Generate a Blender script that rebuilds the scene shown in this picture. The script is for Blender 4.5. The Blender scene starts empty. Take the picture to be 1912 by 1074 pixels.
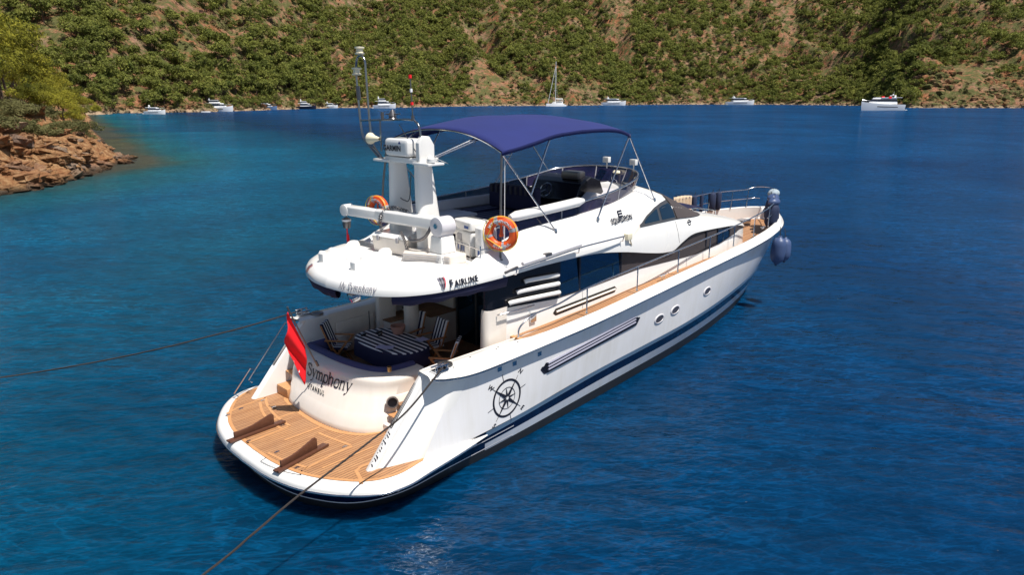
import bpy, bmesh, math, random
import numpy as np
from mathutils import Vector, Matrix, noise
R = math.radians
S = bpy.context.scene
COL = S.collection
random.seed(7)

# ------------------------------------------------------------------ camera, sky, sun, exposure
PSI, PITCH = R(44.25), R(15.42)
CX, CY, CZ = -5.04, -12.35, 7.5
cd = bpy.data.cameras.new('camera'); cam = bpy.data.objects.new('camera', cd); COL.objects.link(cam)
cam.location = (CX, CY, CZ)
cam.rotation_euler = (math.pi/2-PITCH, 0, PSI-math.pi/2)
cd.sensor_width = 36; cd.lens = 1297/1912*36
cd.clip_start = .1; cd.clip_end = 6000
S.camera = cam
SUN = Vector((.03, -.40, .915)).normalized()
w = bpy.data.worlds.new('World'); S.world = w; w.use_nodes = True
nt = w.node_tree; bg = nt.nodes['Background']
sky = nt.nodes.new('ShaderNodeTexSky'); sky.sky_type = 'NISHITA'; sky.sun_disc = False
sky.sun_elevation = math.asin(SUN.z); sky.sun_rotation = math.atan2(SUN.x, SUN.y)
sky.air_density = 1.0; sky.dust_density = .6
nt.links.new(sky.outputs[0], bg.inputs[0]); bg.inputs[1].default_value = .056
sl = bpy.data.lights.new('sun', 'SUN'); sl.energy = 4.8; sl.angle = R(.5); sl.color = (1, .955, .89)
so = bpy.data.objects.new('sun', sl); COL.objects.link(so)
so.rotation_euler = SUN.to_track_quat('Z', 'Y').to_euler(); so.location = (0, 0, 60)
S.view_settings.view_transform = 'Standard'; S.view_settings.look = 'None'
S.view_settings.exposure = .44; S.view_settings.gamma = 1
S.render.engine = 'CYCLES'

FW = Vector((math.cos(PSI), math.sin(PSI), 0)); RT = Vector((math.sin(PSI), -math.cos(PSI), 0))
def G(f, l, z=0):
    "point from forward / right distance in the bay's own frame"
    return Vector((CX, CY, 0)) + FW*f + RT*l + Vector((0, 0, z))

# ------------------------------------------------------------------ materials
class NT:
    def __init__(s, name):
        s.m = bpy.data.materials.new(name); s.m.use_nodes = True
        s.t = s.m.node_tree; s.b = s.t.nodes['Principled BSDF']
    def n(s, kind, **kw):
        nd = s.t.nodes.new('ShaderNode'+kind)
        for k, v in kw.items():
            if k.startswith('i_'):
                key = k[2:]; key = int(key) if key.isdigit() else key.replace('_', ' ')
                nd.inputs[key].default_value = v
            else: setattr(nd, k, v)
        return nd
    def l(s, a, b): s.t.links.new(a, b)
    def ramp(s, src, stops, interp='LINEAR'):
        r = s.n('ValToRGB'); r.color_ramp.interpolation = interp
        e = r.color_ramp.elements
        while len(e) > 1: e.remove(e[-1])
        e[0].position = stops[0][0]; e[0].color = (*stops[0][1], 1)
        for p, c in stops[1:]:
            q = e.new(p); q.color = (*c, 1)
        s.l(src, r.inputs[0]); return r.outputs[0]
    def mix(s, f, a, b, mode='MIX'):
        m = s.n('Mix', data_type='RGBA', blend_type=mode)
        for sock, v in ((m.inputs[0], f), (m.inputs[6], a), (m.inputs[7], b)):
            if hasattr(v, 'is_linked') or hasattr(v, 'links'): s.l(v, sock)
            else: sock.default_value = (v if not isinstance(v, tuple) else (*v, 1))
        return m.outputs[2]
    def noise(s, scale, detail=4, rough=.5, vec=None, dist=0):
        nn = s.n('TexNoise'); nn.inputs['Scale'].default_value = scale
        nn.inputs['Detail'].default_value = detail; nn.inputs['Roughness'].default_value = rough
        nn.inputs['Distortion'].default_value = dist
        if vec is not None: s.l(vec, nn.inputs['Vector'])
        return nn.outputs['Fac']
    def obj(s): return s.n('TexCoord').outputs['Object']
    def pos(s): return s.n('NewGeometry').outputs['Position']
    def scale(s, vec, sc, rot=(0, 0, 0)):
        m = s.n('Mapping'); s.l(vec, m.inputs[0]); m.inputs['Scale'].default_value = sc
        m.inputs['Rotation'].default_value = rot; return m.outputs[0]
    def bump(s, h, strength=.3, dist=.02, nrm=None):
        b = s.n('Bump'); b.inputs['Strength'].default_value = strength; b.inputs['Distance'].default_value = dist
        s.l(h, b.inputs['Height'])
        if nrm is not None: s.l(nrm, b.inputs['Normal'])
        s.l(b.outputs[0], s.b.inputs['Normal']); return b.outputs[0]
    def set(s, **kw):
        for k, v in kw.items():
            i = s.b.inputs[k.replace('_', ' ')]
            i.default_value = (*v, 1) if isinstance(v, tuple) and len(v) == 3 and i.type == 'RGBA' else v
        return s

def simple(name, col, rough=.5, metal=0, var=.12, scale=6, bump=0, **kw):
    t = NT(name); p = t.pos()
    nz = t.noise(scale, 5, .6, p)
    c = t.mix(nz, tuple(x*(1-var) for x in col), tuple(min(1, x*(1+var)) for x in col))
    t.l(c, t.b.inputs['Base Color'])
    t.set(Roughness=rough, Metallic=metal, **kw)
    if bump: t.bump(t.noise(scale*8, 3, .6, p), bump, .01)
    return t.m

def gelcoat(name, col, streak=.08, rough=.22):
    t = NT(name); p = t.pos()
    v = t.scale(p, (3.2, 3.2, .35)); a = t.noise(2.0, 6, .65, v)
    b = t.noise(.8, 3, .5, p)
    f = t.n('Math', operation='MULTIPLY'); t.l(a, f.inputs[0]); t.l(b, f.inputs[1])
    c = t.ramp(f.outputs[0], [(.1, col), (.55, tuple(x*(1-streak*k) for x, k in zip(col, (1, 1.15, 1.6))))])
    t.l(c, t.b.inputs['Base Color'])
    rr = t.n('MapRange', i_3=rough*.7, i_4=rough*1.5); t.l(b, rr.inputs[0]); t.l(rr.outputs[0], t.b.inputs['Roughness'])
    t.set(Coat_Weight=.3, Coat_Roughness=.06)
    return t.m
M = {}
M['white'] = gelcoat('white gelcoat', (.80, .785, .76), .05)
M['hullwhite'] = gelcoat('hull white', (.80, .79, .80), .15, .12)
M['hullgrey'] = gelcoat('hull lower band', (.50, .54, .62), .2, .2)
M['cream'] = gelcoat('cream gelcoat', (.78, .71, .64), .10)
M['navy'] = gelcoat('navy hull band', (.004, .009, .040), .3, .12)
M['knuckleshine'] = gelcoat('bluegrey stripe', (.16, .25, .36), .1, .2)  # reflection off the bevel knuckle, painted on as a blue-grey stripe
M['boot'] = simple('antifouling', (.012, .014, .018), .55, var=.5, scale=3)
M['canvas'] = simple('navy canvas', (.005, .013, .115), .85, var=.18, scale=1.5, bump=.3, Sheen_Weight=.05)
M['navycloth'] = simple('navy cloth', (.012, .013, .05), .9, var=.2, scale=4, bump=.3)
M['lavcushion'] = simple('blue cushion', (.06, .06, .16), .8, var=.15, scale=4, bump=.2)
M['steel'] = simple('polished steel', (.62, .62, .64), .14, 1, var=.08)
M['midsteel'] = simple('tube steel', (.33, .33, .34), .22, 1, var=.15)
M['darksteel'] = simple('dark steel', (.18, .17, .17), .35, .8, var=.2)
M['grey'] = simple('grey plastic', (.35, .34, .36), .5, var=.1)
M['lightgrey'] = simple('light grey panel', (.62, .60, .62), .4, var=.06)
M['black'] = simple('black trim', (.008, .008, .012), .25, var=.2)
M['interior'] = simple('dark saloon', (.012, .010, .009), .6, var=.5, scale=1.2)
M['mesh'] = simple('window cover mesh', (.035, .028, .03), .7, var=.18, scale=30, bump=.4)
M['cover'] = simple('windscreen cover', (.05, .040, .041), .85, var=.14, scale=5, bump=.4)
M['glass'] = simple('mirror tinted glass', (.03, .10, .18), .03, .9, var=.1, scale=1)
M['orange'] = simple('orange foam', (.78, .10, .012), .45, var=.14, scale=9, bump=.1)
M['yellow'] = simple('yellow line', (.85, .62, .05), .6)
M['red'] = simple('red fabric', (.85, .006, .014), .75, var=.18, scale=4, bump=.2)
M['flagwhite'] = simple('white print', (.8, .8, .8), .8, var=.04)
M['ink'] = simple('dark lettering', (.012, .012, .022), .4)
M['silverink'] = simple('outlined lettering', (.16, .15, .20), .4)
M['tealink'] = simple('blue lettering', (.02, .08, .30), .5)
M['redink'] = simple('red lettering', (.5, .01, .04), .5)
M['rope'] = simple('dark rope', (.035, .028, .026), .95, var=.6, scale=60, bump=.9)
M['cream_rope'] = simple('pale towel', (.62, .48, .34), .95, var=.25, scale=25, bump=.8)
M['fender'] = simple('fender vinyl', (.045, .075, .17), .45, var=.14, scale=3)
M['fendernavy'] = simple('fender sock', (.01, .02, .06), .8, var=.3, scale=10, bump=.4)
M['wood'] = simple('varnished wood', (.10, .040, .023), .4, var=.3, scale=14, bump=.2)
M['chairwood'] = simple('golden teak wood', (.42, .17, .055), .45, var=.2, scale=14)
M['lampcream'] = simple('cream housing', (.75, .68, .5), .4, var=.05)
M['paleblue'] = simple('pale cover', (.30, .36, .40), .9, var=.2, scale=12, bump=.6)
M['cloth'] = simple('pale blue cloth', (.42, .42, .62), .9, var=.1, scale=12, bump=.5)
M['skin_pink'] = simple('woven basket', (.42, .22, .17), .9, var=.3, scale=40, bump=.7)
M['dimstripe'] = simple('faded stripe', (.045, .045, .06), .9)
M['vent'] = simple('grey louvre', (.26, .26, .33), .45, var=.1)
M['portgrey'] = simple('porthole pane', (.07, .065, .075), .15, var=.2)
M['bronze'] = simple('brass', (.55, .38, .18), .3, 1)

def tinted():
    t = NT('tinted screen'); t.set(Base_Color=(.02, .02, .05), Roughness=.04, Alpha=.88, Specular_IOR_Level=.7)
    n = t.noise(2, 2, .5, t.pos()); t.l(t.ramp(n, [(.3, (.010, .010, .035)), (.7, (.030, .020, .06))]), t.b.inputs['Base Color'])
    return t.m
M['tint'] = tinted()
M['darkglass'] = simple('dark mirror glass', (.035, .085, .14), .04, .85, var=.1, scale=1)

def teak(name, axis='Y', pitch=.072, base=((.34, .155, .062), (.50, .265, .12)), local=False):
    "planks running along X (axis = direction across the planks)"
    t = NT(name); p = t.pos()
    sx = t.n('SeparateXYZ'); t.l(p, sx.inputs[0])
    k = t.n('Math', operation='DIVIDE', i_1=pitch); t.l(sx.outputs[axis], k.inputs[0])
    fl = t.n('Math', operation='FLOOR'); t.l(k.outputs[0], fl.inputs[0])
    fr = t.n('Math', operation='FRACT'); t.l(k.outputs[0], fr.inputs[0])
    other = 'X' if axis == 'Y' else 'Y'
    # board ends, staggered
    st = t.n('Math', operation='MULTIPLY', i_1=.73); t.l(fl.outputs[0], st.inputs[0])
    q = t.n('Math', operation='MULTIPLY_ADD', i_1=.45); t.l(sx.outputs[other], q.inputs[0]); t.l(st.outputs[0], q.inputs[2])
    qf = t.n('Math', operation='FLOOR'); t.l(q.outputs[0], qf.inputs[0])
    cv = t.n('CombineXYZ'); t.l(fl.outputs[0], cv.inputs[0]); t.l(qf.outputs[0], cv.inputs[1])
    wn = t.n('TexWhiteNoise', noise_dimensions='2D'); t.l(cv.outputs[0], wn.inputs['Vector'])
    gr = t.noise(9, 5, .7, t.scale(p, (.6, 9, 1) if axis == 'Y' else (9, .6, 1)))
    big = t.noise(1.3, 3, .5, p)
    c = t.mix(wn.outputs['Value'], base[0], base[1])
    c = t.mix(.45, c, t.ramp(gr, [(.3, (.16, .06, .025)), (.65, (.52, .26, .11))]))
    c = t.mix(t.ramp(big, [(.35, (.0,)*3), (.75, (.45,)*3)]), c, (.30, .17, .10))
    g = t.ramp(fr.outputs[0], [(0, (1,)*3), (.12, (1,)*3), (.18, (0,)*3), (1, (0,)*3)])
    c = t.mix(g, c, (.03, .018, .012))
    t.l(c, t.b.inputs['Base Color']); t.set(Roughness=.62)
    inv = t.n('Invert'); t.l(g, inv.inputs['Color']); t.bump(inv.outputs[0], .4, .004)
    return t.m
M['teak'] = teak('teak planks')
M['teakmargin'] = simple('teak margin board', (.50, .25, .105), .6, var=.22, scale=7, bump=.1)
M['teakshade'] = teak('shaded sole teak', base=((.12, .06, .035), (.2, .11, .06)))  # darker copy of the teak, cockpit shade put into its colour

def striped(name, axis=0, period=.115, a=(.012, .013, .045), b=(.72, .71, .72)):
    t = NT(name); p = t.n('TexCoord').outputs['Object']
    sx = t.n('SeparateXYZ'); t.l(p, sx.inputs[0])
    k = t.n('Math', operation='DIVIDE', i_1=period); t.l(sx.outputs[axis], k.inputs[0])
    fr = t.n('Math', operation='FRACT'); t.l(k.outputs[0], fr.inputs[0])
    c = t.ramp(fr.outputs[0], [(0, a), (.55, b)], 'CONSTANT')
    t.l(c, t.b.inputs['Base Color']); t.set(Roughness=.9)
    t.bump(t.noise(60, 3, .6, p), .3, .01); return t.m
M['stripeX'] = striped('striped cloth', 0, .145)
M['stripeC'] = striped('striped chair canvas', 1, .12)
M['stripeD'] = striped('striped sunpad', 1, .22, b=(.16, .16, .24))

# ------------------------------------------------------------------ mesh helpers
SPLIT = {'aerial_stub', 'saloon_window', 'pilothouse_window', 'window_frame', 'window_band', 'window_cover', 'window_recess', 'step_tread', 'hatch_hinge', 'sliding_door', 'door_frame', 'canopy_bow', 'canopy_stay',
         'scupper', 'latch', 'window_mullion', 'screen_post', 'filler_cap', 'cabinet_top', 'cockpit_liner', 'table_leg', 'locker', 'settee_base', 'sunpad', 'quarter_glass', 'vent_flap', 'printed_notice',
         'blue_mark', 'stay_line', 'red_band', 'radar_housing', 'plinth_groove', 'seat_stripe', 'louvre', 'hull_window', 'deck_seam', 'red_cloth', 'margin_boards', 'boarding_steps', 'pinstripe', 'loose_cable', 'wing_rail', 'grab_rail'}
class MB:
    def pieces(s):
        key = {}; ids = []
        for v in s.v: ids.append(key.setdefault(tuple(round(c, 4) for c in v), len(key)))
        par = list(range(len(key)))
        def fd(a):
            while par[a] != a: par[a] = par[par[a]]; a = par[a]
            return a
        for f in s.f:
            for i in f[1:]: par[fd(ids[i])] = fd(ids[f[0]])
        out = {}
        for f, mi in zip(s.f, s.mi):
            m = out.setdefault(fd(ids[f[0]]), MB()); m.piece = 1; o = len(m.v)
            m.v += [s.v[i] for i in f]; m.f.append(tuple(range(o, o+len(f)))); m.mi.append(mi)
        return list(out.values())
    def __init__(s): s.v = []; s.f = []; s.mi = []; s.cur = 0
    def add(s, vs, fs, mi=None):
        o = len(s.v); s.v += [tuple(v) for v in vs]; s.f += [tuple(i+o for i in f) for f in fs]
        s.mi += [s.cur if mi is None else mi]*len(fs); return s
    def box(s, lo, hi, mi=None, M_=None):
        x0, y0, z0 = lo; x1, y1, z1 = hi
        vs = [(x0, y0, z0), (x1, y0, z0), (x1, y1, z0), (x0, y1, z0), (x0, y0, z1), (x1, y0, z1), (x1, y1, z1), (x0, y1, z1)]
        if M_ is not None: vs = [tuple(M_ @ Vector(v)) for v in vs]
        return s.add(vs, [(3, 2, 1, 0), (4, 5, 6, 7), (0, 1, 5, 4), (1, 2, 6, 5), (2, 3, 7, 6), (3, 0, 4, 7)], mi)
    def grid(s, rows, mi=None, closeu=False, closev=False, rowmi=None):
        n = len(rows); m = len(rows[0]); o = len(s.v)
        for r in rows: s.v += [tuple(p) for p in r]
        for i in range(n-(0 if closeu else 1)):
            for j in range(m-(0 if closev else 1)):
                a = o+i*m+j; b = o+i*m+(j+1) % m; c = o+((i+1) % n)*m+(j+1) % m; d = o+((i+1) % n)*m+j
                s.f.append((a, b, c, d)); s.mi.append(rowmi[j] if rowmi else (s.cur if mi is None else mi))
        return s
    def tube(s, pts, r, n=8, mi=None, caps=True, closed=False):
        pts = [Vector(p) for p in pts]; rings = []
        rs = r if isinstance(r, (list, tuple)) else [r]*len(pts)
        up = None
        for i, p in enumerate(pts):
            if closed: d = (pts[(i+1) % len(pts)]-pts[i-1])
            else: d = pts[min(i+1, len(pts)-1)]-pts[max(i-1, 0)]
            d.normalize()
            if up is None:
                a = Vector((0, 0, 1)) if abs(d.z) < .9 else Vector((1, 0, 0)); up = (a-d*a.dot(d)).normalized()
            else: up = (up-d*up.dot(d)).normalized()
            q = d.cross(up)
            rings.append([p+(up*math.cos(t)+q*math.sin(t))*rs[i] for t in [2*math.pi*k/n for k in range(n)]])
        o = len(s.v); s.grid(rings, mi, closeu=closed, closev=True)
        if caps and not closed:
            s.f.append(tuple(o+k for k in range(n))[::-1]); s.mi.append(s.mi[-1])
            e = o+(len(pts)-1)*n; s.f.append(tuple(e+k for k in range(n))); s.mi.append(s.mi[-1])
        return s
    def cyl(s, a, b, r, n=16, mi=None, r2=None): return s.tube([a, b], [r, r if r2 is None else r2], n, mi)
    def lathe(s, prof, c=(0, 0, 0), n=20, mi=None, ax='Z'):
        rings = []
        for r, h in prof:
            ring = []
            for k in range(n):
                t = 2*math.pi*k/n; x, y = r*math.cos(t), r*math.sin(t)
                v = {'Z': (x, y, h), 'X': (h, x, y), 'Y': (x, h, y)}[ax]
                ring.append((v[0]+c[0], v[1]+c[1], v[2]+c[2]))
            rings.append(ring)
        return s.grid(rings, mi, closev=True)
    def prism(s, poly, d, mi=None):
        "poly: 3D points; d: offset vector"
        n = len(poly); d = Vector(d); o = [Vector(p) for p in poly]
        vs = o+[p+d for p in o]
        fs = [tuple(range(n))[::-1], tuple(range(n, 2*n))]+[(i, (i+1) % n, n+(i+1) % n, n+i) for i in range(n)]
        return s.add(vs, fs, mi)
    def ribbon(s, pts, wd, z=None, mi=None, closed=False):
        pts = [Vector(p) for p in pts]; L = []; n = len(pts)
        for i, p in enumerate(pts):
            if closed: d = pts[(i+1) % n]-pts[i-1]
            else: d = pts[min(i+1, n-1)]-pts[max(0, i-1)]
            d.z = 0; d.normalize(); q = Vector((-d.y, d.x, 0))*wd/2
            L.append([p+q, p-q])
        return s.grid(L, mi, closeu=closed)
    def build(s, name, mats, parent=None, smooth=35, bevel=0, seg=2, loc=None, rot=None, sub=0):
        if name in SPLIT and not getattr(s, 'piece', 0):
            ps = s.pieces()
            if len(ps) > 1: return [p.build(name, mats, parent, smooth, bevel, seg, loc, rot, sub) for p in ps][0]
        me = bpy.data.meshes.new(name)
        bm = bmesh.new()
        vs = [bm.verts.new(v) for v in s.v]
        for f, mi in zip(s.f, s.mi):
            try: fc = bm.faces.new([vs[i] for i in f]); fc.material_index = mi
            except ValueError: pass
        bmesh.ops.remove_doubles(bm, verts=bm.verts, dist=1e-4)
        bmesh.ops.dissolve_degenerate(bm, dist=1e-5, edges=bm.edges)
        bmesh.ops.recalc_face_normals(bm, faces=bm.faces)
        if bevel:
            es = [e for e in bm.edges if len(e.link_faces) == 2 and e.calc_face_angle(0) > R(35)]
            bmesh.ops.bevel(bm, geom=es, offset=bevel, segments=seg, affect='EDGES', profile=.6, clamp_overlap=True)
        for f in bm.faces: f.smooth = smooth > 0
        for e in bm.edges:
            if len(e.link_faces) == 2 and e.calc_face_angle(0) > R(smooth or 1): e.smooth = False
        bm.to_mesh(me); bm.free()
        for m in (mats if isinstance(mats, (list, tuple)) else [mats]): me.materials.append(M[m] if isinstance(m, str) else m)
        o = bpy.data.objects.new(name, me); COL.objects.link(o)
        if parent: o.parent = parent
        if loc: o.location = loc
        if rot: o.rotation_euler = rot
        if sub:
            md = o.modifiers.new('s', 'SUBSURF'); md.levels = sub; md.render_levels = sub
        return o
def tag(o, label=None, cat=None, group=None, kind=None):
    if label: o['label'] = label
    if cat: o['category'] = cat
    if group: o['group'] = group
    if kind: o['kind'] = kind
    return o
def empty(name, loc, label, cat, group=None, rz=0):
    o = bpy.data.objects.new(name, None); COL.objects.link(o); o.location = loc; o.rotation_euler = (0, 0, rz)
    o.empty_display_size = .3
    return tag(o, label, cat, group)
def copy_tree(o, parent=None):
    c = o.copy(); COL.objects.link(c)
    if parent: c.parent = parent
    for ch in list(o.children): copy_tree(ch, c)
    return c
def cr(pts, n=6, closed=False):
    "Catmull-Rom through the points"
    P = [Vector(p) for p in pts]; out = []; N = len(P)
    for i in range(N if closed else N-1):
        p0 = P[i-1] if (i > 0 or closed) else P[0]*2-P[1]
        p1, p2 = P[i], P[(i+1) % N]
        p3 = P[(i+2) % N] if (i+2 < N or closed) else P[-1]*2-P[-2]
        for k in range(n):
            t = k/n
            out.append(.5*((2*p1)+(p2-p0)*t+(2*p0-5*p1+4*p2-p3)*t*t+(3*p1-p0-3*p2+p3)*t**3))
    if not closed: out.append(P[-1])
    return out
def itp(x, xs, ys):
    return float(np.interp(x, xs, ys))
def mirror(o, name=None):
    "not used for parts that differ"
    return o

# ================================================================== WATER
def make_water():
    t = NT('sea water'); p = t.pos()
    rel = t.n('VectorMath', operation='SUBTRACT', i_1=(CX, CY, 0)); t.l(p, rel.inputs[0])
    dl = t.n('VectorMath', operation='DOT_PRODUCT'); t.l(rel.outputs[0], dl.inputs[0]); dl.inputs[1].default_value = RT
    dfw = t.n('VectorMath', operation='DOT_PRODUCT'); t.l(rel.outputs[0], dfw.inputs[0]); dfw.inputs[1].default_value = FW
    m0 = t.n('Math', operation='SUBTRACT', i_1=82.0); t.l(dfw.outputs['Value'], m0.inputs[0])
    m1 = t.n('Math', operation='MAXIMUM', i_1=0.0); t.l(m0.outputs[0], m1.inputs[0])
    m2 = t.n('Math', operation='MULTIPLY_ADD', i_1=.62); t.l(m1.outputs[0], m2.inputs[0]); t.l(dl.outputs['Value'], m2.inputs[2])
    d = t.n('Math', operation='ADD', i_1=42.0); t.l(m2.outputs[0], d.inputs[0])
    n1 = t.noise(.035, 4, .55, p); n2 = t.noise(.25, 4, .6, p)
    a = t.n('Math', operation='MULTIPLY_ADD', i_1=14.0); t.l(n1, a.inputs[0]); t.l(d.outputs[0], a.inputs[2])
    b = t.n('Math', operation='MULTIPLY_ADD', i_1=3.0); t.l(n2, b.inputs[0]); t.l(a.outputs[0], b.inputs[2])
    mr = t.n('MapRange', i_1=8.0, i_2=92.0); t.l(b.outputs[0], mr.inputs[0])
    c = t.ramp(mr.outputs[0], [(0, (.055, .056, .030)), (.02, (.030, .060, .045)), (.06, (.006, .075, .090)), (.18, (.0008, .078, .145)),
                               (.34, (.0003, .052, .098)), (.50, (.0003, .0235, .062)), (.7, (.0006, .026, .080)), (1, (.0015, .042, .125))])
    pm = t.n('MapRange', i_1=.36, i_2=.64); t.l(t.noise(.02, 5, .6, p, 1.0), pm.inputs[0])
    c = t.mix(t.mix(pm.outputs[0], (0, 0, 0), (.5, .5, .5)), c, (.0003, .015, .060))
    rz = PSI
    def rs(sc, a): return t.scale(t.scale(p, (1, 1, 1), (0, 0, -rz+a)), sc)
    v1 = rs((1.5, .62, 1), R(12)); v2 = rs((4.4, 2.1, 1), R(-12)); v3 = rs((15, 9, 1), R(4)); v0 = rs((.30, .10, 1), R(22))
    h0 = t.noise(1, 2, .5, v0); h1 = t.noise(1.0, 3, .5, v1, .25); h2 = t.noise(1.0, 3, .55, v2, .2); h3 = t.noise(1, 2, .5, v3)
    # ripple highlights painted in: base colour lighter on crests, darker in troughs
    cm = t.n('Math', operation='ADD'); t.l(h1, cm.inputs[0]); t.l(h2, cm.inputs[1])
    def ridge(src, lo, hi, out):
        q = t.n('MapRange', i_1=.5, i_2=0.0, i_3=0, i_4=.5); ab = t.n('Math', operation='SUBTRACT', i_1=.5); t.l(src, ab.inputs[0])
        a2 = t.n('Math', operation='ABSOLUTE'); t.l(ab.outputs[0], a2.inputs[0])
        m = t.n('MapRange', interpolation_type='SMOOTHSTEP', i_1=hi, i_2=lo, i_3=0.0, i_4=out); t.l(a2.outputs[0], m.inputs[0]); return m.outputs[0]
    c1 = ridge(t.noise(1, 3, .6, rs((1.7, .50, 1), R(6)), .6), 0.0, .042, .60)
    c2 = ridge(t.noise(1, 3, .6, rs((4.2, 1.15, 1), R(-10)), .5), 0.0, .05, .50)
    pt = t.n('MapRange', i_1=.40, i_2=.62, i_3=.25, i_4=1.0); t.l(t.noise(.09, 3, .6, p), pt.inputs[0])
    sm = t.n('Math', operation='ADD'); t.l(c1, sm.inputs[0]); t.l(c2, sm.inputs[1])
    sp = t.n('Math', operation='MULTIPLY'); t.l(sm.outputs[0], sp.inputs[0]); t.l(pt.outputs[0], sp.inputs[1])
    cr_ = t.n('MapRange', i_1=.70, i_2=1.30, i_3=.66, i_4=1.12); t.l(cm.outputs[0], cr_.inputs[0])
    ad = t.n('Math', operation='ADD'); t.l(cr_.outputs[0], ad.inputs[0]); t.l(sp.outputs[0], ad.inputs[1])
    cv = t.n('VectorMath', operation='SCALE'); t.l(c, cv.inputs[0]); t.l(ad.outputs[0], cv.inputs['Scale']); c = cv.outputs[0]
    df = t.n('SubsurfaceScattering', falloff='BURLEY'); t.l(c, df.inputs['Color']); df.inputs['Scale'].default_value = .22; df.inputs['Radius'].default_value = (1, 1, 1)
    gl = t.n('BsdfAnisotropic'); gl.inputs['Roughness'].default_value = .12; gl.inputs[0].default_value = (.82, .9, 1, 1)
    fr = t.n('Fresnel'); fr.inputs[0].default_value = 1.33
    ft = t.n('MapRange', i_1=.0, i_2=1.0, i_3=.012, i_4=.62); t.l(fr.outputs[0], ft.inputs[0])
    mn = t.n('Math', operation='MINIMUM', i_1=.22); t.l(ft.outputs[0], mn.inputs[0])
    ms = t.n('MixShader'); t.l(mn.outputs[0], ms.inputs[0]); t.l(df.outputs[0], ms.inputs[1]); t.l(gl.outputs[0], ms.inputs[2])
    t.l(ms.outputs[0], t.t.nodes['Material Output'].inputs[0])
    b0 = t.n('Bump', i_0=1.0, i_1=.34); t.l(h0, b0.inputs['Height'])
    b1 = t.n('Bump', i_0=1.0, i_1=.125); t.l(h1, b1.inputs['Height']); t.l(b0.outputs[0], b1.inputs['Normal'])
    b2 = t.n('Bump', i_0=1.0, i_1=.048); t.l(h2, b2.inputs['Height']); t.l(b1.outputs[0], b2.inputs['Normal'])
    b3 = t.n('Bump', i_0=1.0, i_1=.008); t.l(h3, b3.inputs['Height']); t.l(b2.outputs[0], b3.inputs['Normal'])
    for q_ in (df, gl, fr): t.l(b3.outputs[0], q_.inputs['Normal'])
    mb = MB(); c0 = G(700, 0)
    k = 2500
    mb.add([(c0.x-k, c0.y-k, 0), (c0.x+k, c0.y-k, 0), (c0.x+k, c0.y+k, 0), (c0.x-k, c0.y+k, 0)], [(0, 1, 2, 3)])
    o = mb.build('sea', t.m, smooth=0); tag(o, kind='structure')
make_water()

# ================================================================== YACHT : hull
Y = empty('motor_yacht', (0, 0, 0), 'large white flybridge yacht in the foreground with navy canopy and teak stern platform', 'yacht')
# control polylines of the starboard hull, stern centre to stem
L_wl = [(.40, 0, .0), (.45, -.8, 0), (.65, -1.55, 0), (1.15, -2.25, 0), (2.0, -2.55, 0), (3.2, -2.56, 0), (5, -2.55, 0), (8.2, -2.38, 0), (10.2, -2.24, 0), (12.4, -2.06, 0), (14.6, -1.8, 0), (16.8, -1.42, 0), (18.6, -1.0, 0), (20, -.56, 0), (20.9, -.22, 0), (21.4, 0, 0)]
L_nv = [(.12, 0, .565), (.17, -.85, .565), (.38, -1.7, .565), (.9, -2.52, .565), (1.75, -2.88, .56), (3, -2.75, .55), (5, -2.64, .58), (8.2, -2.5, .74), (10.2, -2.46, .82), (12.4, -2.38, .9), (14.6, -2.18, .99), (17, -1.84, 1.11), (18.8, -1.50, 1.22), (20.2, -1.07, 1.34), (21.1, -.62, 1.42), (21.75, 0, 1.5)]
def lerp3(a, b, t): return tuple(a[i]*(1-t)+b[i]*t for i in range(3))
lv = []
lv.append([(p[0], p[1]*.93, -.55) for p in L_wl])
for t_ in (0, .36, .40, .68, 1.0): lv.append([lerp3(a, b, t_) for a, b in zip(L_wl, L_nv)])
lv.append([(p[0], p[1]*1.012-.004, p[2]+.13) if p[0] > 2.9 else (p[0], p[1], p[2]+.02) for p in L_nv])
rows = [cr(l, 5) for l in lv]
mb = MB()
for sgn in (1, -1):
    cols = [[(r[k].x, r[k].y*sgn, r[k].z) for r in rows] for k in range(len(rows[0]))]
    kq = next(i for i, r in enumerate(rows[0]) if r.x > 3.9)
    mb.grid(cols[:kq+1], rowmi=[0, 0, 0, 3, 3, 3]); mb.grid(cols[kq:], rowmi=[0, 0, 1, 2, 3, 4])
hull = mb.build('lower_hull', ['boot', 'hullgrey', 'hullgrey', 'navy', 'knuckleshine'], Y, 30)
# thin white line in the navy at the stern and along
for z_, w_, t_ in ((.33, .02, .84), (.33, .02, .45)):
    l = [lerp3(a, b, t_) for a, b in zip(L_wl[:7], L_nv[:7])]; c_ = cr(l, 6)
    m_ = MB()
    for sg in (1, -1):
        m_.grid([[(p.x-.01, p.y*sg*1.004, p.z-w_/2), (p.x-.012, p.y*sg*1.005, p.z+w_/2)] for p in c_])
    m_.build('pinstripe', 'lightgrey', hull, 30)

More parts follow.
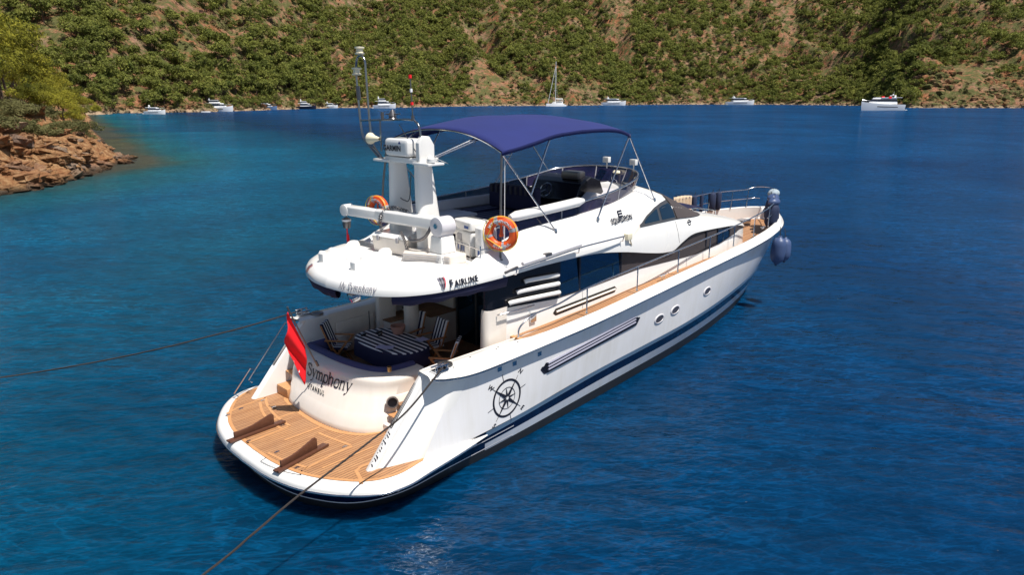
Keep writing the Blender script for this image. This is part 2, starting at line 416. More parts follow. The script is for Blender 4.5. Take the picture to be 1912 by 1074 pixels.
LA = [(2.3, -2.78, .69), (5, -2.67, .71), (6.8, -2.57, .79), (8.2, -2.53, .87), (10.2, -2.49, .95), (12.4, -2.41, 1.03), (14.6, -2.21, 1.12), (17, -1.865, 1.24), (18.8, -1.52, 1.35), (20.2, -1.085, 1.47), (21.1, -.63, 1.55), (21.5, -.34, 1.6), (21.8, 0, 1.64)]
LM = [(2.85, -2.70, 1.4), (5, -2.69, 1.4), (6.8, -2.64, 1.5), (8.2, -2.61, 1.55), (10.2, -2.57, 1.64), (12.4, -2.47, 1.72), (14.6, -2.31, 1.8), (17, -2.02, 1.88), (18.8, -1.75, 1.98), (20.2, -1.37, 2.1), (21.2, -.90, 2.2), (21.9, -.40, 2.28), (22.2, 0, 2.34)]
LR = [(3.4, -2.68, 2.09), (5, -2.69, 2.12), (6.8, -2.69, 2.18), (8.2, -2.68, 2.25), (10.2, -2.64, 2.37), (12.4, -2.53, 2.47), (14.6, -2.37, 2.53), (17, -2.14, 2.58), (18.8, -1.93, 2.66), (20.3, -1.60, 2.76), (21.4, -1.12, 2.84), (22.1, -.62, 2.9), (22.5, 0, 2.96)]
CA, CM_, CR_ = cr(LA, 6), cr(LM, 6), cr(LR, 6)
mb = MB()
def quadb(a, m, r, t):
    # quadratic through a (t=0), m (t=.5), r (t=1)
    return a*(2*(t-.5)*(t-1))+m*(-4*t*(t-1))+r*(2*t*(t-.5))
for sgn in (1, -1):
    cols = []
    for a, m, r in zip(CA, CM_, CR_):
        cols.append([Vector((v.x, v.y*sgn, v.z)) for v in [quadb(a, m, r, t) for t in [k/8 for k in range(9)]]])
    mb.grid(cols)
topside = mb.build('topsides', 'hullwhite', Y, 40)
def hull_y(x, z):
    best = None
    def at(C_):
        xs = [p.x for p in C_]; return itp(x, xs, [p.y for p in C_]), itp(x, xs, [p.z for p in C_])
    (ya, za), (ym, zm), (yr, zr) = at(CA), at(CM_), at(CR_)
    return itp(z, [za, zm, zr], [ya, ym, yr])
# gunwale / rub rail and cap
LG = [(2.66, -2.74, 2.26), (3.0, -2.77, 2.18), (3.6, -2.79, 2.1), (4.5, -2.80, 2.10), (6.8, -2.80, 2.18), (8.2, -2.79, 2.25), (10.2, -2.75, 2.37), (12.4, -2.64, 2.47), (14.6, -2.48, 2.53), (17, -2.26, 2.58), (18.8, -2.04, 2.66), (20.4, -1.69, 2.76), (21.5, -1.19, 2.84), (22.25, -.66, 2.9), (22.68, 0, 2.96)]
CG = cr(LG, 6)
def capz(x): return itp(x, [2.6, 3.2, 4.5, 6.8, 8.2, 10, 12.4, 14.6, 17, 18.8, 20.4, 22.7], [2.34, 2.34, 2.34, 2.42, 2.48, 2.6, 2.70, 2.77, 2.84, 2.93, 3.02, 3.14])
mb = MB()
for sgn in (1, -1):
    cols = []
    for i, p in enumerate(CG):
        d = (CG[min(i+1, len(CG)-1)]-CG[max(i-1, 0)]); d.z = 0; d.normalize(); q = Vector((-d.y, d.x, 0))  # inboard
        if i == len(CG)-1: q = Vector((-1, 0, 0))
        zt = capz(p.x); wcap = itp(p.x, [2.6, 4.8, 5.6, 6.2], [.50, .52, .30, .24])
        pr = [(.14, 0, 0), (.0, 0, 0), (-.015, 0, .03), (-.01, 0, .07)]
        pts = [p+q*.14, p+q*.0, p+q*-.02+Vector((0, 0, .03)), p+q*-.02+Vector((0, 0, .06)), p+q*.02+Vector((0, 0, .08)),
               Vector((p.x, p.y, zt-.10))+q*.05, Vector((p.x, p.y, zt-.03))+q*.09, Vector((p.x, p.y, zt))+q*.14,
               Vector((p.x, p.y, zt+.005))+q*(wcap-.04), Vector((p.x, p.y, zt-.02))+q*wcap, Vector((p.x, p.y, zt-.56))+q*(wcap+.01)]
        cols.append([Vector((v.x, min(v.y, 0)*sgn, v.z)) for v in pts])
    mb.grid(cols)
gun = mb.build('gunwale', 'white', Y, 50)
m_ = MB()
for sgn in (1, -1):
    m_.tube([(p.x, p.y*sgn*1.008, p.z+.045) for p in CG], .022, 6)
m_.build('rub_rail', 'steel', gun, 60)

# stern wings (raked fairings either side of the platform)
for sgn in (1, -1):
    mb = MB(); secs = []
    for k in range(13):
        z = .70+(2.33-.70)*k/12; t = k/12
        xw = 1.35+t*1.42; xe = 2.32+t*1.12
        r = .02 if t > .1 else .06
        yo = itp(t, [0, 1], [2.46, 2.46])
        pts = [(3.45, -2.2, z), (xw+.25, -2.2, z), (xw+.05, -2.22, z), (xw, -2.27, z), (xw-.01, -2.34, z), (xw+.05, -2.38, z), (xw+.14, -2.39, z),
               (xw+.20, -2.395, z), (xw+.26, -2.43, z), (xw+.38, -2.49, z), (xw+.38+(xe-xw-.38)*.5, -2.585, z), (xe-.05, -2.66, z), (xe+.10, -2.70+.01*t, z), (xe+.35, -2.69, z)]
        secs.append([(p[0], p[1]*sgn, p[2]) for p in pts])
    mb.grid(secs)
    top = secs[-1]; mb.add(top, [tuple(range(len(top)))])
    wg = mb.build('stern_wing', 'white', Y, 42)
    # long louvre on the raked inner face
    mb = MB()
    for k in range(3):
        a = Vector((2.62, -2.30-.035*(k-1), 2.13)); b = Vector((1.98, -2.30-.035*(k-1), 1.41))
        mb.tube([(a.x-.02, a.y*sgn, a.z), (b.x-.02, b.y*sgn, b.z)], .011, 6)
    mb.build('louvre', 'darksteel', wg, 60)
    if sgn == 1:
        mb = MB(); random.seed(3)
        for k in range(12):
            t = k/11; x = 1.93-.43*t; z = 1.35-.50*t
            mb.tube([(x-.025, (-2.30-.05*random.random())*sgn, z), (x-.035, (-2.33-.07*random.random())*sgn, z-.035)], .012, 5)
        mb.build('vent_lettering', 'ink', wg, 60)
    # grab rail outside
    if sgn == -1:
        m_ = MB(); m_.tube([(1.5, 2.48, 1.05), (1.45, 2.56, 1.1), (2.5, 2.6, 2.25), (2.62, 2.5, 2.3)], .018, 6)
        m_.tube([(1.15, 2.5, .8), (1.1, 2.62, .85), (1.55, 2.62, 1.35), (1.6, 2.5, 1.32)], .018, 6)
        m_.build('grab_rail', 'steel', wg, 60)

# swim platform
PO = [(.06, 0), (.10, .85), (.30, 1.72), (.74, 2.48), (1.2, 2.90), (1.75, 3.05), (2.4, 2.97), (3.2, 2.86), (4.12, 2.70)]
right = cr([(x, -y, 0) for x, y in PO], 7); left = [Vector((p.x, -p.y, 0)) for p in right]
outline = left[::-1][:-1]+right        # port forward -> stern -> starboard forward
prof = [(.16, .555), (.03, .56), (-.01, .585), (-.005, .625), (.01, .665), (.045, .70), (.10, .725), (.17, .73)]
mb = MB(); cols = []
N = len(outline)
for i, p in enumerate(outline):
    d = outline[min(i+1, N-1)]-outline[max(i-1, 0)]; d.normalize(); q = Vector((d.y*-1, d.x, 0))
    c = Vector((2.6, 0, 0)); q = q if q.dot(c-p) > 0 else -q
    f = min(1, (N-1-i)/5, i/5) ; f = .35+.65*f
    cols.append([Vector((p.x, p.y, 0))+q*(o if abs(p.y) < 5 else o)+Vector((0, 0, .60+(z-.60)*f)) for o, z in prof])
mb.grid(cols)
e = [c_[-1] for c_ in cols]; mb.add(e, [tuple(range(len(e)))])
e2 = [c_[0] for c_ in cols]; mb.add(e2, [tuple(range(len(e2)))])
plat = mb.build('swim_platform', 'white', Y, 40)
m_ = MB(); m_.tube([(p.x-.012 if abs(p.y) < 2.4 else p.x, p.y*1.006, .575) for p in outline[3:-3]], .022, 6); m_.build('rub_strip', 'steel', plat, 60)
# teak on the platform
def inset(off, lim=3.0):
    out = []
    for i, p in enumerate(outline):
        d = outline[min(i+1, N-1)]-outline[max(i-1, 0)]; d.normalize(); q = Vector((-d.y, d.x, 0))
        q = q if q.dot(Vector((2.6, 0, 0))-p) > 0 else -q
        v = p+q*off
        if v.x < lim: out.append(Vector((v.x, v.y, 0)))
    return out
tk = inset(.22, 2.75)
mb = MB(); mb.add([(p.x, p.y, .736) for p in tk], [tuple(range(len(tk)))])
dk = mb.build('teak_deck', 'teak', plat, 0)
mb = MB(); mb.ribbon([(p.x, p.y, .741) for p in inset(.255, 2.62)], .07)
pbx = [(2.75, 1.95), (2.02, 1.86), (1.82, 1.25), (1.76, .5), (1.78, -.1), (1.9, -.62), (2.2, -1.06), (2.8, -1.32)]
mb.ribbon([(p.x, p.y, .7405) for p in cr([(x, y, 0) for x, y in pbx], 6)], .10)
def hatch(pts, wd=.06):
    mb.ribbon([(p[0], p[1], .7412) for p in cr([(x, y, 0) for x, y in pts], 5)], wd)
for A in ([(.62, 1.95), (1.0, 2.08), (1.62, 2.14)], [(1.62, 2.14), (1.45, 1.7), (1.32, 1.05), (1.29, .40)], [(1.29, .40), (.8, .36), (.30, .32)],
          [(.32, .30), (.42, 1.2), (.64, 1.92)], [(1.55, -.30), (1.62, -.75), (1.72, -1.25)], [(1.72, -1.3), (1.2, -1.33), (.62, -1.42)], [(.42, -.35), (.5, -.9), (.66, -1.4)],
          [(1.42, 2.0), (1.22, 1.5), (1.12, 1.0), (1.1, .42)]):
    hatch(A)
mb.ribbon([(p[0], p[1], .7416) for p in [(1.05, -2.62), (1.15, -2.42), (1.24, -2.16), (1.4, -2.1), (1.6, -2.12)]], .07)
mb.ribbon([(p[0], p[1], .7412) for p in [(1.7, 2.33), (2.3, 2.34)]], .05); pass
for yy in (-1.62, -.1, .95): mb.ribbon([(.9 if yy > -1 else .85, yy, .7402), (1.72 if yy > -1 else 2.0, yy, .7402)], .055)
mb.build('margin_boards', 'teakmargin', plat, 0)
mb = MB()
for x, y in ((.60, 1.85), (1.5, 2.02), (1.2, .55), (.36, .38), (1.5, 1.5), (1.6, -1.22), (.55, -.45), (.52, -1.28), (.95, 1.95)):
    mb.box((x-.05, y-.02, .742), (x+.05, y+.02, .752)); mb.cyl((x, y, .742), (x, y, .758), .022, 10)
mb.build('hatch_hinge', 'steel', plat, 0)
mb = MB()
mb.ribbon(cr([(.16, -.55, .745), (.2, -.85, .745), (.3, -1.25, .742), (.44, -1.55, .738)], 4), .012)
mb.ribbon([(.16, -.55, .745), (.3, -.5, .745)], .012); mb.ribbon([(.44, -1.55, .738), (.54, -1.42, .742)], .03)
mb.build('boarding_ladder_hatch', 'black', plat, 0)
# wooden chocks
for (ax, ay, bx, by) in ((.10, .64, 1.28, .70), (.20, -1.12, 1.40, -.86)):
    d = Vector((bx-ax, by-ay, 0)); Ln = d.length; ang = math.atan2(d.y, d.x)
    mb = MB()
    top = [(.14, .12+.19), (.14, .02+.06)]
    prof_ = [(.10, .03), (.10, .25), (.22, .23), (.42, .235), (.6, .28), (.8, .36), (.95, .42), (1.02, .43), (1.06, .36), (1.06, .03)]
    mb.prism([(x*.93, -.02, .03+(z-.03)*.60) for x, z in prof_], (0, .04, 0))
    mb.box((-.05, -.06, 0), (1.2, .06, .03)); mb.box((-.05, -.11, 0), (1.2, -.062, .05))
    ck = mb.build('dinghy_chock', 'wood', plat, 20, .006, loc=(ax, ay, .745), rot=(0, 0, ang))
    ck['label'] = 'brown wooden cradle board bolted upright on the teak platform'

# transom block
def off_curve(pts): return cr([(x, y, 0) for x, y in pts], 8)
base_c = [(3.6, 1.95), (2.7, 1.97), (2.2, 1.9), (1.93, 1.55), (1.86, 1.0), (1.84, .45), (1.87, -.05), (1.98, -.55), (2.2, -.95), (2.5, -1.17), (2.95, -1.27), (3.6, -1.3)]
top_c = [(3.7, 2.2), (2.9, 2.2), (2.45, 2.12), (2.29, 1.75), (2.26, 1.15), (2.26, .55), (2.31, 0), (2.42, -.5), (2.6, -.88), (2.85, -1.1), (3.2, -1.2), (3.7, -1.24)]
bc, tc = off_curve(base_c), off_curve(top_c)
prof = [(0, .73, .02), (0, .80, .02), (.0, .84, 0), (.30, 1.09, .0), (.33, 1.11, -.018), (.63, 1.40, -.008), (.66, 1.42, -.024), (.9, 1.64, -.01), (.97, 1.71, .015), (1.0, 1.77, 0), (1.02, 1.81, -.05), (1.03, 1.83, -.12), (1.04, 1.83, -.34), (1.04, 1.5, -.36)]
mb = MB(); cols = []
ctr = Vector((3.6, .4, 0))
for i in range(len(bc)):
    a, b = bc[i], tc[i]; d = bc[min(i+1, len(bc)-1)]-bc[max(0, i-1)]; d.normalize(); q = Vector((-d.y, d.x, 0)); q = -q if q.dot(ctr-a) > 0 else q
    col = []
    for t, z, o in prof:
        v = a*(1-min(t, 1))+b*min(t, 1)+q*o; v.z = z; col.append(v)
    cols.append(col)
mb.grid(cols)
panel = mb.build('transom_block', 'cream', Y, 40)
# cockpit backrest cushion
mb = MB(); cols = []
for i in range(4, len(tc)-1):
    a = tc[i]; d = tc[min(i+1, len(tc)-1)]-tc[max(0, i-1)]; d.normalize(); q = Vector((-d.y, d.x, 0)); q = q if q.dot(ctr-a) > 0 else -q
    c0 = a+q*.30
    cols.append([c0+q*.0+Vector((0, 0, 1.62)), c0+q*.0+Vector((0, 0, 1.84)), c0+q*.03+Vector((0, 0, 1.89)), c0+q*.10+Vector((0, 0, 1.91)), c0+q*.18+Vector((0, 0, 1.88)), c0+q*.22+Vector((0, 0, 1.80)), c0+q*.24+Vector((0, 0, 1.3)), c0+q*.75+Vector((0, 0, 1.28)), c0+q*.75+Vector((0, 0, 1.0))])
mb.grid(cols); mb.add(cols[-1], [tuple(range(9))]); mb.add(cols[0], [tuple(range(9))])
cu = mb.build('backrest_cushion', 'lavcushion', Y, 50)
# round exhaust-like port on the block
pc = Vector((2.78, -1.235, 1.33))
mb = MB(); dirn = Vector((-.45, -.86, .12)).normalized(); u = dirn.cross(Vector((0, 0, 1))).normalized(); v_ = u.cross(dirn)
def ring_at(c, u, v_, r, n=20): return [c+u*r*math.cos(2*math.pi*k/n)+v_*r*math.sin(2*math.pi*k/n) for k in range(n)]
mb.grid([ring_at(pc+dirn*.0, u, v_, .135), ring_at(pc+dirn*.05, u, v_, .13), ring_at(pc+dirn*.05, u, v_, .10), ring_at(pc+dirn*.02, u, v_, .095)], closev=True)
fx = mb.build('round_port', 'steel', Y, 50)
mb = MB(); mb.add(ring_at(pc+dirn*.022, u, v_, .097), [tuple(range(20))]); mb.build('port_glass', 'black', fx, 0)
# steps beside the block
mb = MB()
mb.box((2.75, -2.2, .9), (3.4, -1.2, 1.06)); mb.box((2.55, -2.2, .73), (3.4, -1.2, .9)); mb.box((3.2, -2.2, 1.06), (3.5, -1.2, 1.24))
mb.box((2.3, 1.9, .73), (3.0, 2.2, 1.2))
st = mb.build('boarding_steps', 'cream', Y, 20, .015)
mb = MB(); mb.box((2.66, -2.19, 1.062), (3.2, -1.22, 1.085)); mb.box((3.2, -2.19, 1.242), (3.6, -1.2, 1.262)); mb.box((2.2, 1.86, 1.2), (2.9, 2.19, 1.235)); mb.box((1.95, 1.7, .742), (2.3, 2.18, .96))
mb.build('step_tread', 'teakmargin', st, 20, .008)

# cockpit
mb = MB(); mb.add([(2.9, -2.2, 1.25), (6.6, -2.2, 1.25), (6.6, 2.2, 1.25), (2.9, 2.2, 1.25)], [(0, 1, 2, 3)])
mb.build('cockpit_sole', 'teakshade', Y, 0)
mb = MB()
for sg in (1, -1):
    y = -2.215*sg
    mb.box((2.75, min(y, y-.04*sg), 1.0), (6.7, max(y, y-.04*sg), 2.33))
mb.box((4.8, 1.55, 1.25), (6.5, 2.21, 1.95)); mb.box((5.6, .9, 1.25), (6.5, 2.21, 2.05))
mb.box((3.6, 2.12, 1.3), (4.7, 2.17, 2.1)); 
ck = mb.build('cockpit_liner', 'cream', Y, 20, .02)
mb = MB(); mb.box((4.78, 1.53, 1.952), (6.5, 2.17, 1.985)); mb.box((5.58, .88, 2.052), (6.5, 2.17, 2.085)); mb.build('cabinet_top', 'teakshade', ck, 20, .008)
mb = MB(); mb.lathe([(0, -.02), (.045, -.02), (.045, .02), (0, .02)], (3.0+1.9, 2.11, 1.75), 12, ax='Y'); mb.cyl((4.55, 2.1, 2.2), (4.55, 2.1, 1.4), .012, 6); mb.build('locker_latch', 'darksteel', ck, 30)
# saloon bulkhead with dark sliding doors
mb = MB(); mb.box((6.5, -1.97, 1.25), (6.6, 1.97, 3.75)); bk = mb.build('saloon_bulkhead', 'interior', Y, 20)
mb = MB()
for y0, y1 in ((-1.95, -1.0), (-.95, .1), (.15, .85)): mb.box((6.46, y0, 1.3), (6.49, y1, 3.55))
mb.build('sliding_door', 'glass', bk, 20, .004)
mb = MB()
for y in (-1.98, -.98, .12, .87): mb.box((6.43, y-.025, 1.27), (6.495, y+.025, 3.6))
mb.build('door_frame', 'darksteel', bk, 20)
mb = MB(); mb.box((6.40, .95, 2.1), (6.49, 2.1, 3.0)); mb.build('bulkhead_panel', 'cream', bk, 20, .02)
# overhang column
mb = MB(); mb.lathe([(.20, 1.25), (.19, 1.6), (.19, 3.5), (.24, 3.74)], (5.1, 1.05, 0), 24); mb.build('overhang_column', 'cream', Y, 50)

# main deck
YB_X_ = [5, 13, 16]; YB_Y_ = [-1.98, -1.95, -1.7]
DX = [5.5, 6.8, 8.2, 10.2, 12.4, 14.6, 17, 18.8, 20.4, 21.5, 22.2, 22.5]
def deckz(x): return capz(x)-itp(x, [5.5, 14, 16.5, 18.5, 22], [.07, .10, .22, .46, .5])
mb = MB(); cols = []
for sg in (1, -1):
    c2_ = []
    for x in np.linspace(5.55, 16.0, 30):
        yb = itp(x, [p.x for p in CG], [p.y for p in CG])+.2
        c2_.append([(x, yb*sg, deckz(x)), (x, min(-1.5, itp(x, YB_X_, YB_Y_))*sg, deckz(x)+.004)])
    mb.grid(c2_)
for x in np.linspace(16.0, 22.4, 22):
    i = [p.x for p in CG]; yb = itp(x, i, [p.y for p in CG])+.2
    if yb > -.05: yb = -.05
    z = deckz(x); yb = min(yb, -.02); cols.append([(x, yb, z), (x, yb*.5, z+.01), (x, 0, z+.02), (x, -yb*.5, z+.01), (x, -yb, z)])
mb.grid(cols); deck = mb.build('main_deck', 'teak', Y, 30)
mb = MB(); mb.box((5.42, -2.5, 1.9), (5.54, -2.05, 2.335)); mb.build('side_deck_step', 'teakmargin', deck, 20, .01)
# margin line
m_ = MB(); m_.ribbon([(x, itp(x, [p.x for p in CG], [p.y for p in CG])+.31, deckz(x)+.007) for x in np.linspace(5.6, 20.2, 40)], .05)
m_.build('deck_margin', 'teakmargin', deck, 0)

# ------------------------------------------------------------------ cabin sides (below the brow)
YB_X = [4.6, 5.2, 13, 15, 16.5, 17.6, 18.3, 18.7, 18.85]; YB_Y = [2.10, 2.10, 2.10, 2.02, 1.84, 1.55, 1.15, .6, 0]
def cabin_y(x, z): return -(itp(x, YB_X, YB_Y)*(1-.035*max(0, z-2.4)))
BROW_X = [4.4, 5.0, 6.4, 8.1, 9.4, 10.6, 11.4, 12.0, 12.3, 12.7, 13.2, 14.3, 16.0, 17.0, 17.6, 18.2, 18.8]
BROW_Z = [3.79, 3.80, 3.84, 3.80, 3.64, 3.42, 3.30, 3.24, 3.30, 3.46, 3.57, 3.54, 3.42, 3.28, 3.14, 2.98, 2.86]
def browz(x): return itp(x, BROW_X, BROW_Z)
mb = MB()
xs = list(np.linspace(5.0, 12.9, 24))+list(np.linspace(13.2, 18.84, 22))
for sg in (1, -1):
    cols = []
    for x in xs:
        zb = (2.0 if x < 6 else deckz(x)-.03); zt = browz(x)+.05
        cols.append([(x, cabin_y(x, z)*sg, z) for z in np.linspace(zb, max(zt, zb+.05), 6)])
    mb.grid(cols)
cabin = mb.build('cabin_side', 'white', Y, 40)
# aft wing of the cabin side beside the cockpit (rounded end)
for sg in (1, -1):
    mb = MB(); cols = []
    for (dx, dy) in [(.5, .28), (.12, .26), (.03, .22), (0, .14), (.03, .05), (.12, .0), (.6, -.005)]:
        cols.append([(4.66+dx+.02*(k), (-2.10+dy)*sg, z) for k, z in enumerate([1.3, 2.0, 2.6, 2.98, 3.05])])
    mb.grid(cols); mb.build('quarter_panel', 'cream', Y, 45)
    mb = MB(); cols = []
    for (dx, dy) in [(.5, .24), (.12, .22), (.05, .18), (.03, .12), (.05, .05), (.14, .02), (2.4, .012)]:
        cols.append([(4.72+dx, (-2.095+dy)*sg, z) for z in (3.05, 3.4, 3.82)])
    mb.grid(cols); mb.build('quarter_glass', 'black', Y, 45)
WLX = [4.75, 7.0, 8.3, 10.4, 13.5, 15.2, 16.8, 17.7]; WLZ = [3.05, 2.86, 2.88, 2.98, 2.90, 2.98, 3.16, 3.10]
def strip(mat, name, x0, x1, lo, hi, off, parent, n=24, sides=(1, -1)):
    mb = MB()
    for sg in sides:
        cols = []
        for x in np.linspace(x0, x1, n):
            a, b = lo(x), hi(x); b = max(b, a+.004)
            cols.append([(x, (cabin_y(x, z)-off)*sg, z) for z in np.linspace(a, b, 4)])
        mb.grid(cols)
    return mb.build(name, mat, parent, 40)
band = strip('black', 'window_band', 5.1, 7.1, lambda x: itp(x, WLX, WLZ), lambda x: browz(x)+.02, .008, cabin)
band2 = strip('mesh', 'window_cover', 7.1, 17.6, lambda x: itp(x, WLX, WLZ), lambda x: browz(x)-.01, .008, cabin, 50)
for (a, b) in ((7.16, 7.86), (7.92, 9.55)):
    strip('glass', 'saloon_window', a, b, lambda x: itp(x, WLX, WLZ)+.03, lambda x: browz(x)-.05, .014, cabin, 8)
strip('glass', 'saloon_window', 14.9, 15.8, lambda x: itp(x, WLX, WLZ)+.04, lambda x: browz(x)-.06, .014, cabin, 6)
m_ = MB()
for x in (7.12, 7.89, 9.6, 14.1, 14.86, 15.84): m_.box((x-.03, cabin_y(x, 3.1)-.02, itp(x, WLX, WLZ)+.01), (x+.03, cabin_y(x, 3.1)+.03, browz(x)-.02))
m_.build('window_mullion', 'black', cabin, 20)
for x in (8.0, 12.9):
    m_ = MB(); m_.tube([(x, cabin_y(x, z)-.004, z) for z in np.linspace(deckz(x)+.02, itp(x, WLX, WLZ)-.03, 5)], .006, 4); m_.build('panel_seam', 'grey', cabin, 60)
# three air gills
for (xa, xb, za, zb) in ((5.85, 6.98, 3.53, 3.46), (5.6, 7.0, 3.33, 3.25), (5.36, 7.02, 3.13, 3.03)):
    m_ = MB(); yy = -2.13
    m_.tube(cr([(xa, yy, za-.02), (xa+.1, yy-.03, za), ((xa+xb)/2, yy-.035, (za+zb)/2+.01), (xb-.06, yy-.03, zb+.01), (xb, yy, zb)], 4), .052, 10)
    m_.build('air_gill', 'white', cabin, 60)
# slot vent in the cabin side
def slot(x0, x1, zf, h, off, yf, mat, name, parent, n=14, sg=1):
    m_ = MB(); rows_ = []
    for k in range(n+1):
        t = k/n; x = x0+(x1-x0)*t; e = math.sqrt(max(0, 1-(2*abs(t-.5))**8)) 
        e = min(1, math.sqrt(max(0.0, 1-max(0, (abs(t-.5)-.46)/.04)**2)))
        z = zf(x); rows_.append([(x, (yf(x, z)-off)*sg, z-h/2*e), (x, (yf(x, z)-off)*sg, z+h/2*e)])
    m_.grid(rows_); return m_.build(name, mat, parent, 40)
vz = lambda x: 2.545+(x-7)*.04
v1 = slot(6.88, 9.42, vz, .17, .006, cabin_y, 'interior', 'side_vent', Y, 30)
m_ = MB(); m_.tube([(x, cabin_y(x, vz(x))-.02, vz(x)+.005) for x in np.linspace(6.98, 9.34, 12)], .028, 8); m_.build('vent_bar', 'cream', v1, 60)
# small grab rail on the quarter panel, fuel flap
m_ = MB(); m_.tube([(5.0, -2.13, 2.93), (5.0, -2.2, 2.95), (5.65, -2.2, 2.93), (6.1, -2.2, 2.93), (6.1, -2.13, 2.9)], .018, 8); m_.build('grab_rail', 'steel', cabin, 60)
m_ = MB(); m_.box((6.05, -2.14, 2.5), (6.25, -2.10, 2.72)); m_.build('vent_flap', 'steel', cabin, 20, .01)

# ------------------------------------------------------------------ upper body (flybridge moulding, brow, roof)
T = {
4.4:  [(2.29,3.79),(2.29,3.91),(2.23,4.00),(2.12,4.06),(2.02,4.085),(1.97,4.09),(1.93,4.095),(1.84,4.095),(1.78,4.09),(.9,4.09),(0,4.09)],
5.0:  [(2.31,3.80),(2.31,3.93),(2.25,4.06),(2.15,4.15),(2.06,4.24),(1.99,4.32),(1.93,4.35),(1.83,4.35),(1.79,4.09),(.9,4.09),(0,4.09)],
5.7:  [(2.32,3.82),(2.32,3.95),(2.26,4.10),(2.17,4.19),(2.05,4.40),(1.97,4.53),(1.92,4.56),(1.82,4.56),(1.78,4.09),(.9,4.09),(0,4.09)],
6.4:  [(2.32,3.84),(2.32,3.97),(2.27,4.12),(2.18,4.21),(2.05,4.44),(1.95,4.61),(1.90,4.65),(1.80,4.65),(1.76,4.09),(.9,4.09),(0,4.09)],
8.1:  [(2.27,3.80),(2.27,3.92),(2.23,4.08),(2.15,4.20),(2.03,4.46),(1.93,4.68),(1.88,4.73),(1.78,4.73),(1.74,4.09),(.9,4.09),(0,4.09)],
9.4:  [(2.22,3.64),(2.22,3.77),(2.19,3.98),(2.12,4.17),(2.01,4.46),(1.88,4.77),(1.82,4.83),(1.72,4.83),(1.66,4.09),(.9,4.09),(0,4.09)],
10.6: [(2.18,3.42),(2.18,3.56),(2.15,3.84),(2.08,4.13),(1.96,4.48),(1.76,4.88),(1.64,4.98),(1.52,4.98),(1.46,4.2),(.8,4.2),(0,4.2)],
11.3: [(2.15,3.30),(2.15,3.44),(2.12,3.76),(2.04,4.10),(1.90,4.48),(1.62,4.90),(1.40,5.02),(1.24,5.02),(1.16,4.45),(.6,4.45),(0,4.45)],
11.7: [(2.14,3.26),(2.14,3.40),(2.11,3.74),(2.03,4.09),(1.87,4.48),(1.55,4.87),(1.25,4.98),(.95,5.02),(.70,5.05),(.35,5.06),(0,5.07)],
12.1: [(2.12,3.25),(2.12,3.38),(2.09,3.72),(2.01,4.08),(1.84,4.46),(1.48,4.80),(1.15,4.90),(.9,4.94),(.65,4.96),(.3,4.97),(0,4.98)],
12.6: [(2.11,3.43),(2.11,3.52),(2.08,3.76),(2.00,4.06),(1.80,4.40),(1.42,4.68),(1.1,4.77),(.85,4.81),(.6,4.83),(.3,4.85),(0,4.86)],
13.2: [(2.09,3.57),(2.085,3.64),(2.05,3.80),(1.97,4.02),(1.75,4.28),(1.38,4.46),(1.1,4.53),(.85,4.57),(.6,4.59),(.3,4.61),(0,4.62)],
14.3: [(2.02,3.54),(2.01,3.60),(1.97,3.71),(1.88,3.83),(1.66,3.95),(1.35,4.03),(1.05,4.08),(.8,4.10),(.6,4.11),(.3,4.12),(0,4.13)],
15.2: [(1.96,3.49),(1.95,3.54),(1.91,3.62),(1.80,3.71),(1.58,3.79),(1.3,3.84),(1.0,3.87),(.8,3.89),(.6,3.90),(.3,3.91),(0,3.92)],
16.0: [(1.88,3.42),(1.87,3.47),(1.83,3.54),(1.73,3.60),(1.52,3.66),(1.25,3.70),(1.0,3.73),(.8,3.74),(.6,3.75),(.3,3.76),(0,3.77)],
17.0: [(1.70,3.28),(1.69,3.32),(1.63,3.38),(1.53,3.43),(1.34,3.48),(1.1,3.51),(.9,3.53),(.7,3.54),(.5,3.55),(.25,3.56),(0,3.57)],
17.8: [(1.44,3.10),(1.43,3.14),(1.37,3.20),(1.28,3.25),(1.10,3.30),(.92,3.33),(.75,3.35),(.6,3.36),(.4,3.37),(.2,3.38),(0,3.38)],
18.5: [(.98,2.93),(.97,2.97),(.93,3.02),(.86,3.06),(.76,3.10),(.65,3.12),(.5,3.14),(.4,3.15),(.3,3.15),(.15,3.16),(0,3.16)],
18.85:[(.45,2.82),(.44,2.86),(.42,2.90),(.40,2.92),(.35,2.94),(.3,2.95),(.25,2.96),(.2,2.96),(.15,2.96),(.07,2.96),(0,2.96)],
}
TX = sorted(T)
ctrl = [[(x, -y, z) for y, z in T[x]] for x in TX]
tracks = [cr([c_[j] for c_ in ctrl], 5) for j in range(11)]
nK = len(tracks[0])
mb = MB()
for sg in (1, -1):
    cols = [[(tracks[j][k].x, tracks[j][k].y*sg, tracks[j][k].z) for j in range(11)] for k in range(nK)]
    mb.grid(cols)
# brow underside, joined to the cabin side
for sg in (1, -1):
    cols = []
    for k in range(nK):
        p = tracks[0][k]; x = p.x
        inn = cabin_y(x, p.z) if x > 5 else -1.9
        cols.append([(x, p.y*sg, p.z), (x, (max(inn, p.y+.02)+.02 if x > 5 else inn)*sg, p.z+.02)])
    mb.grid(cols)
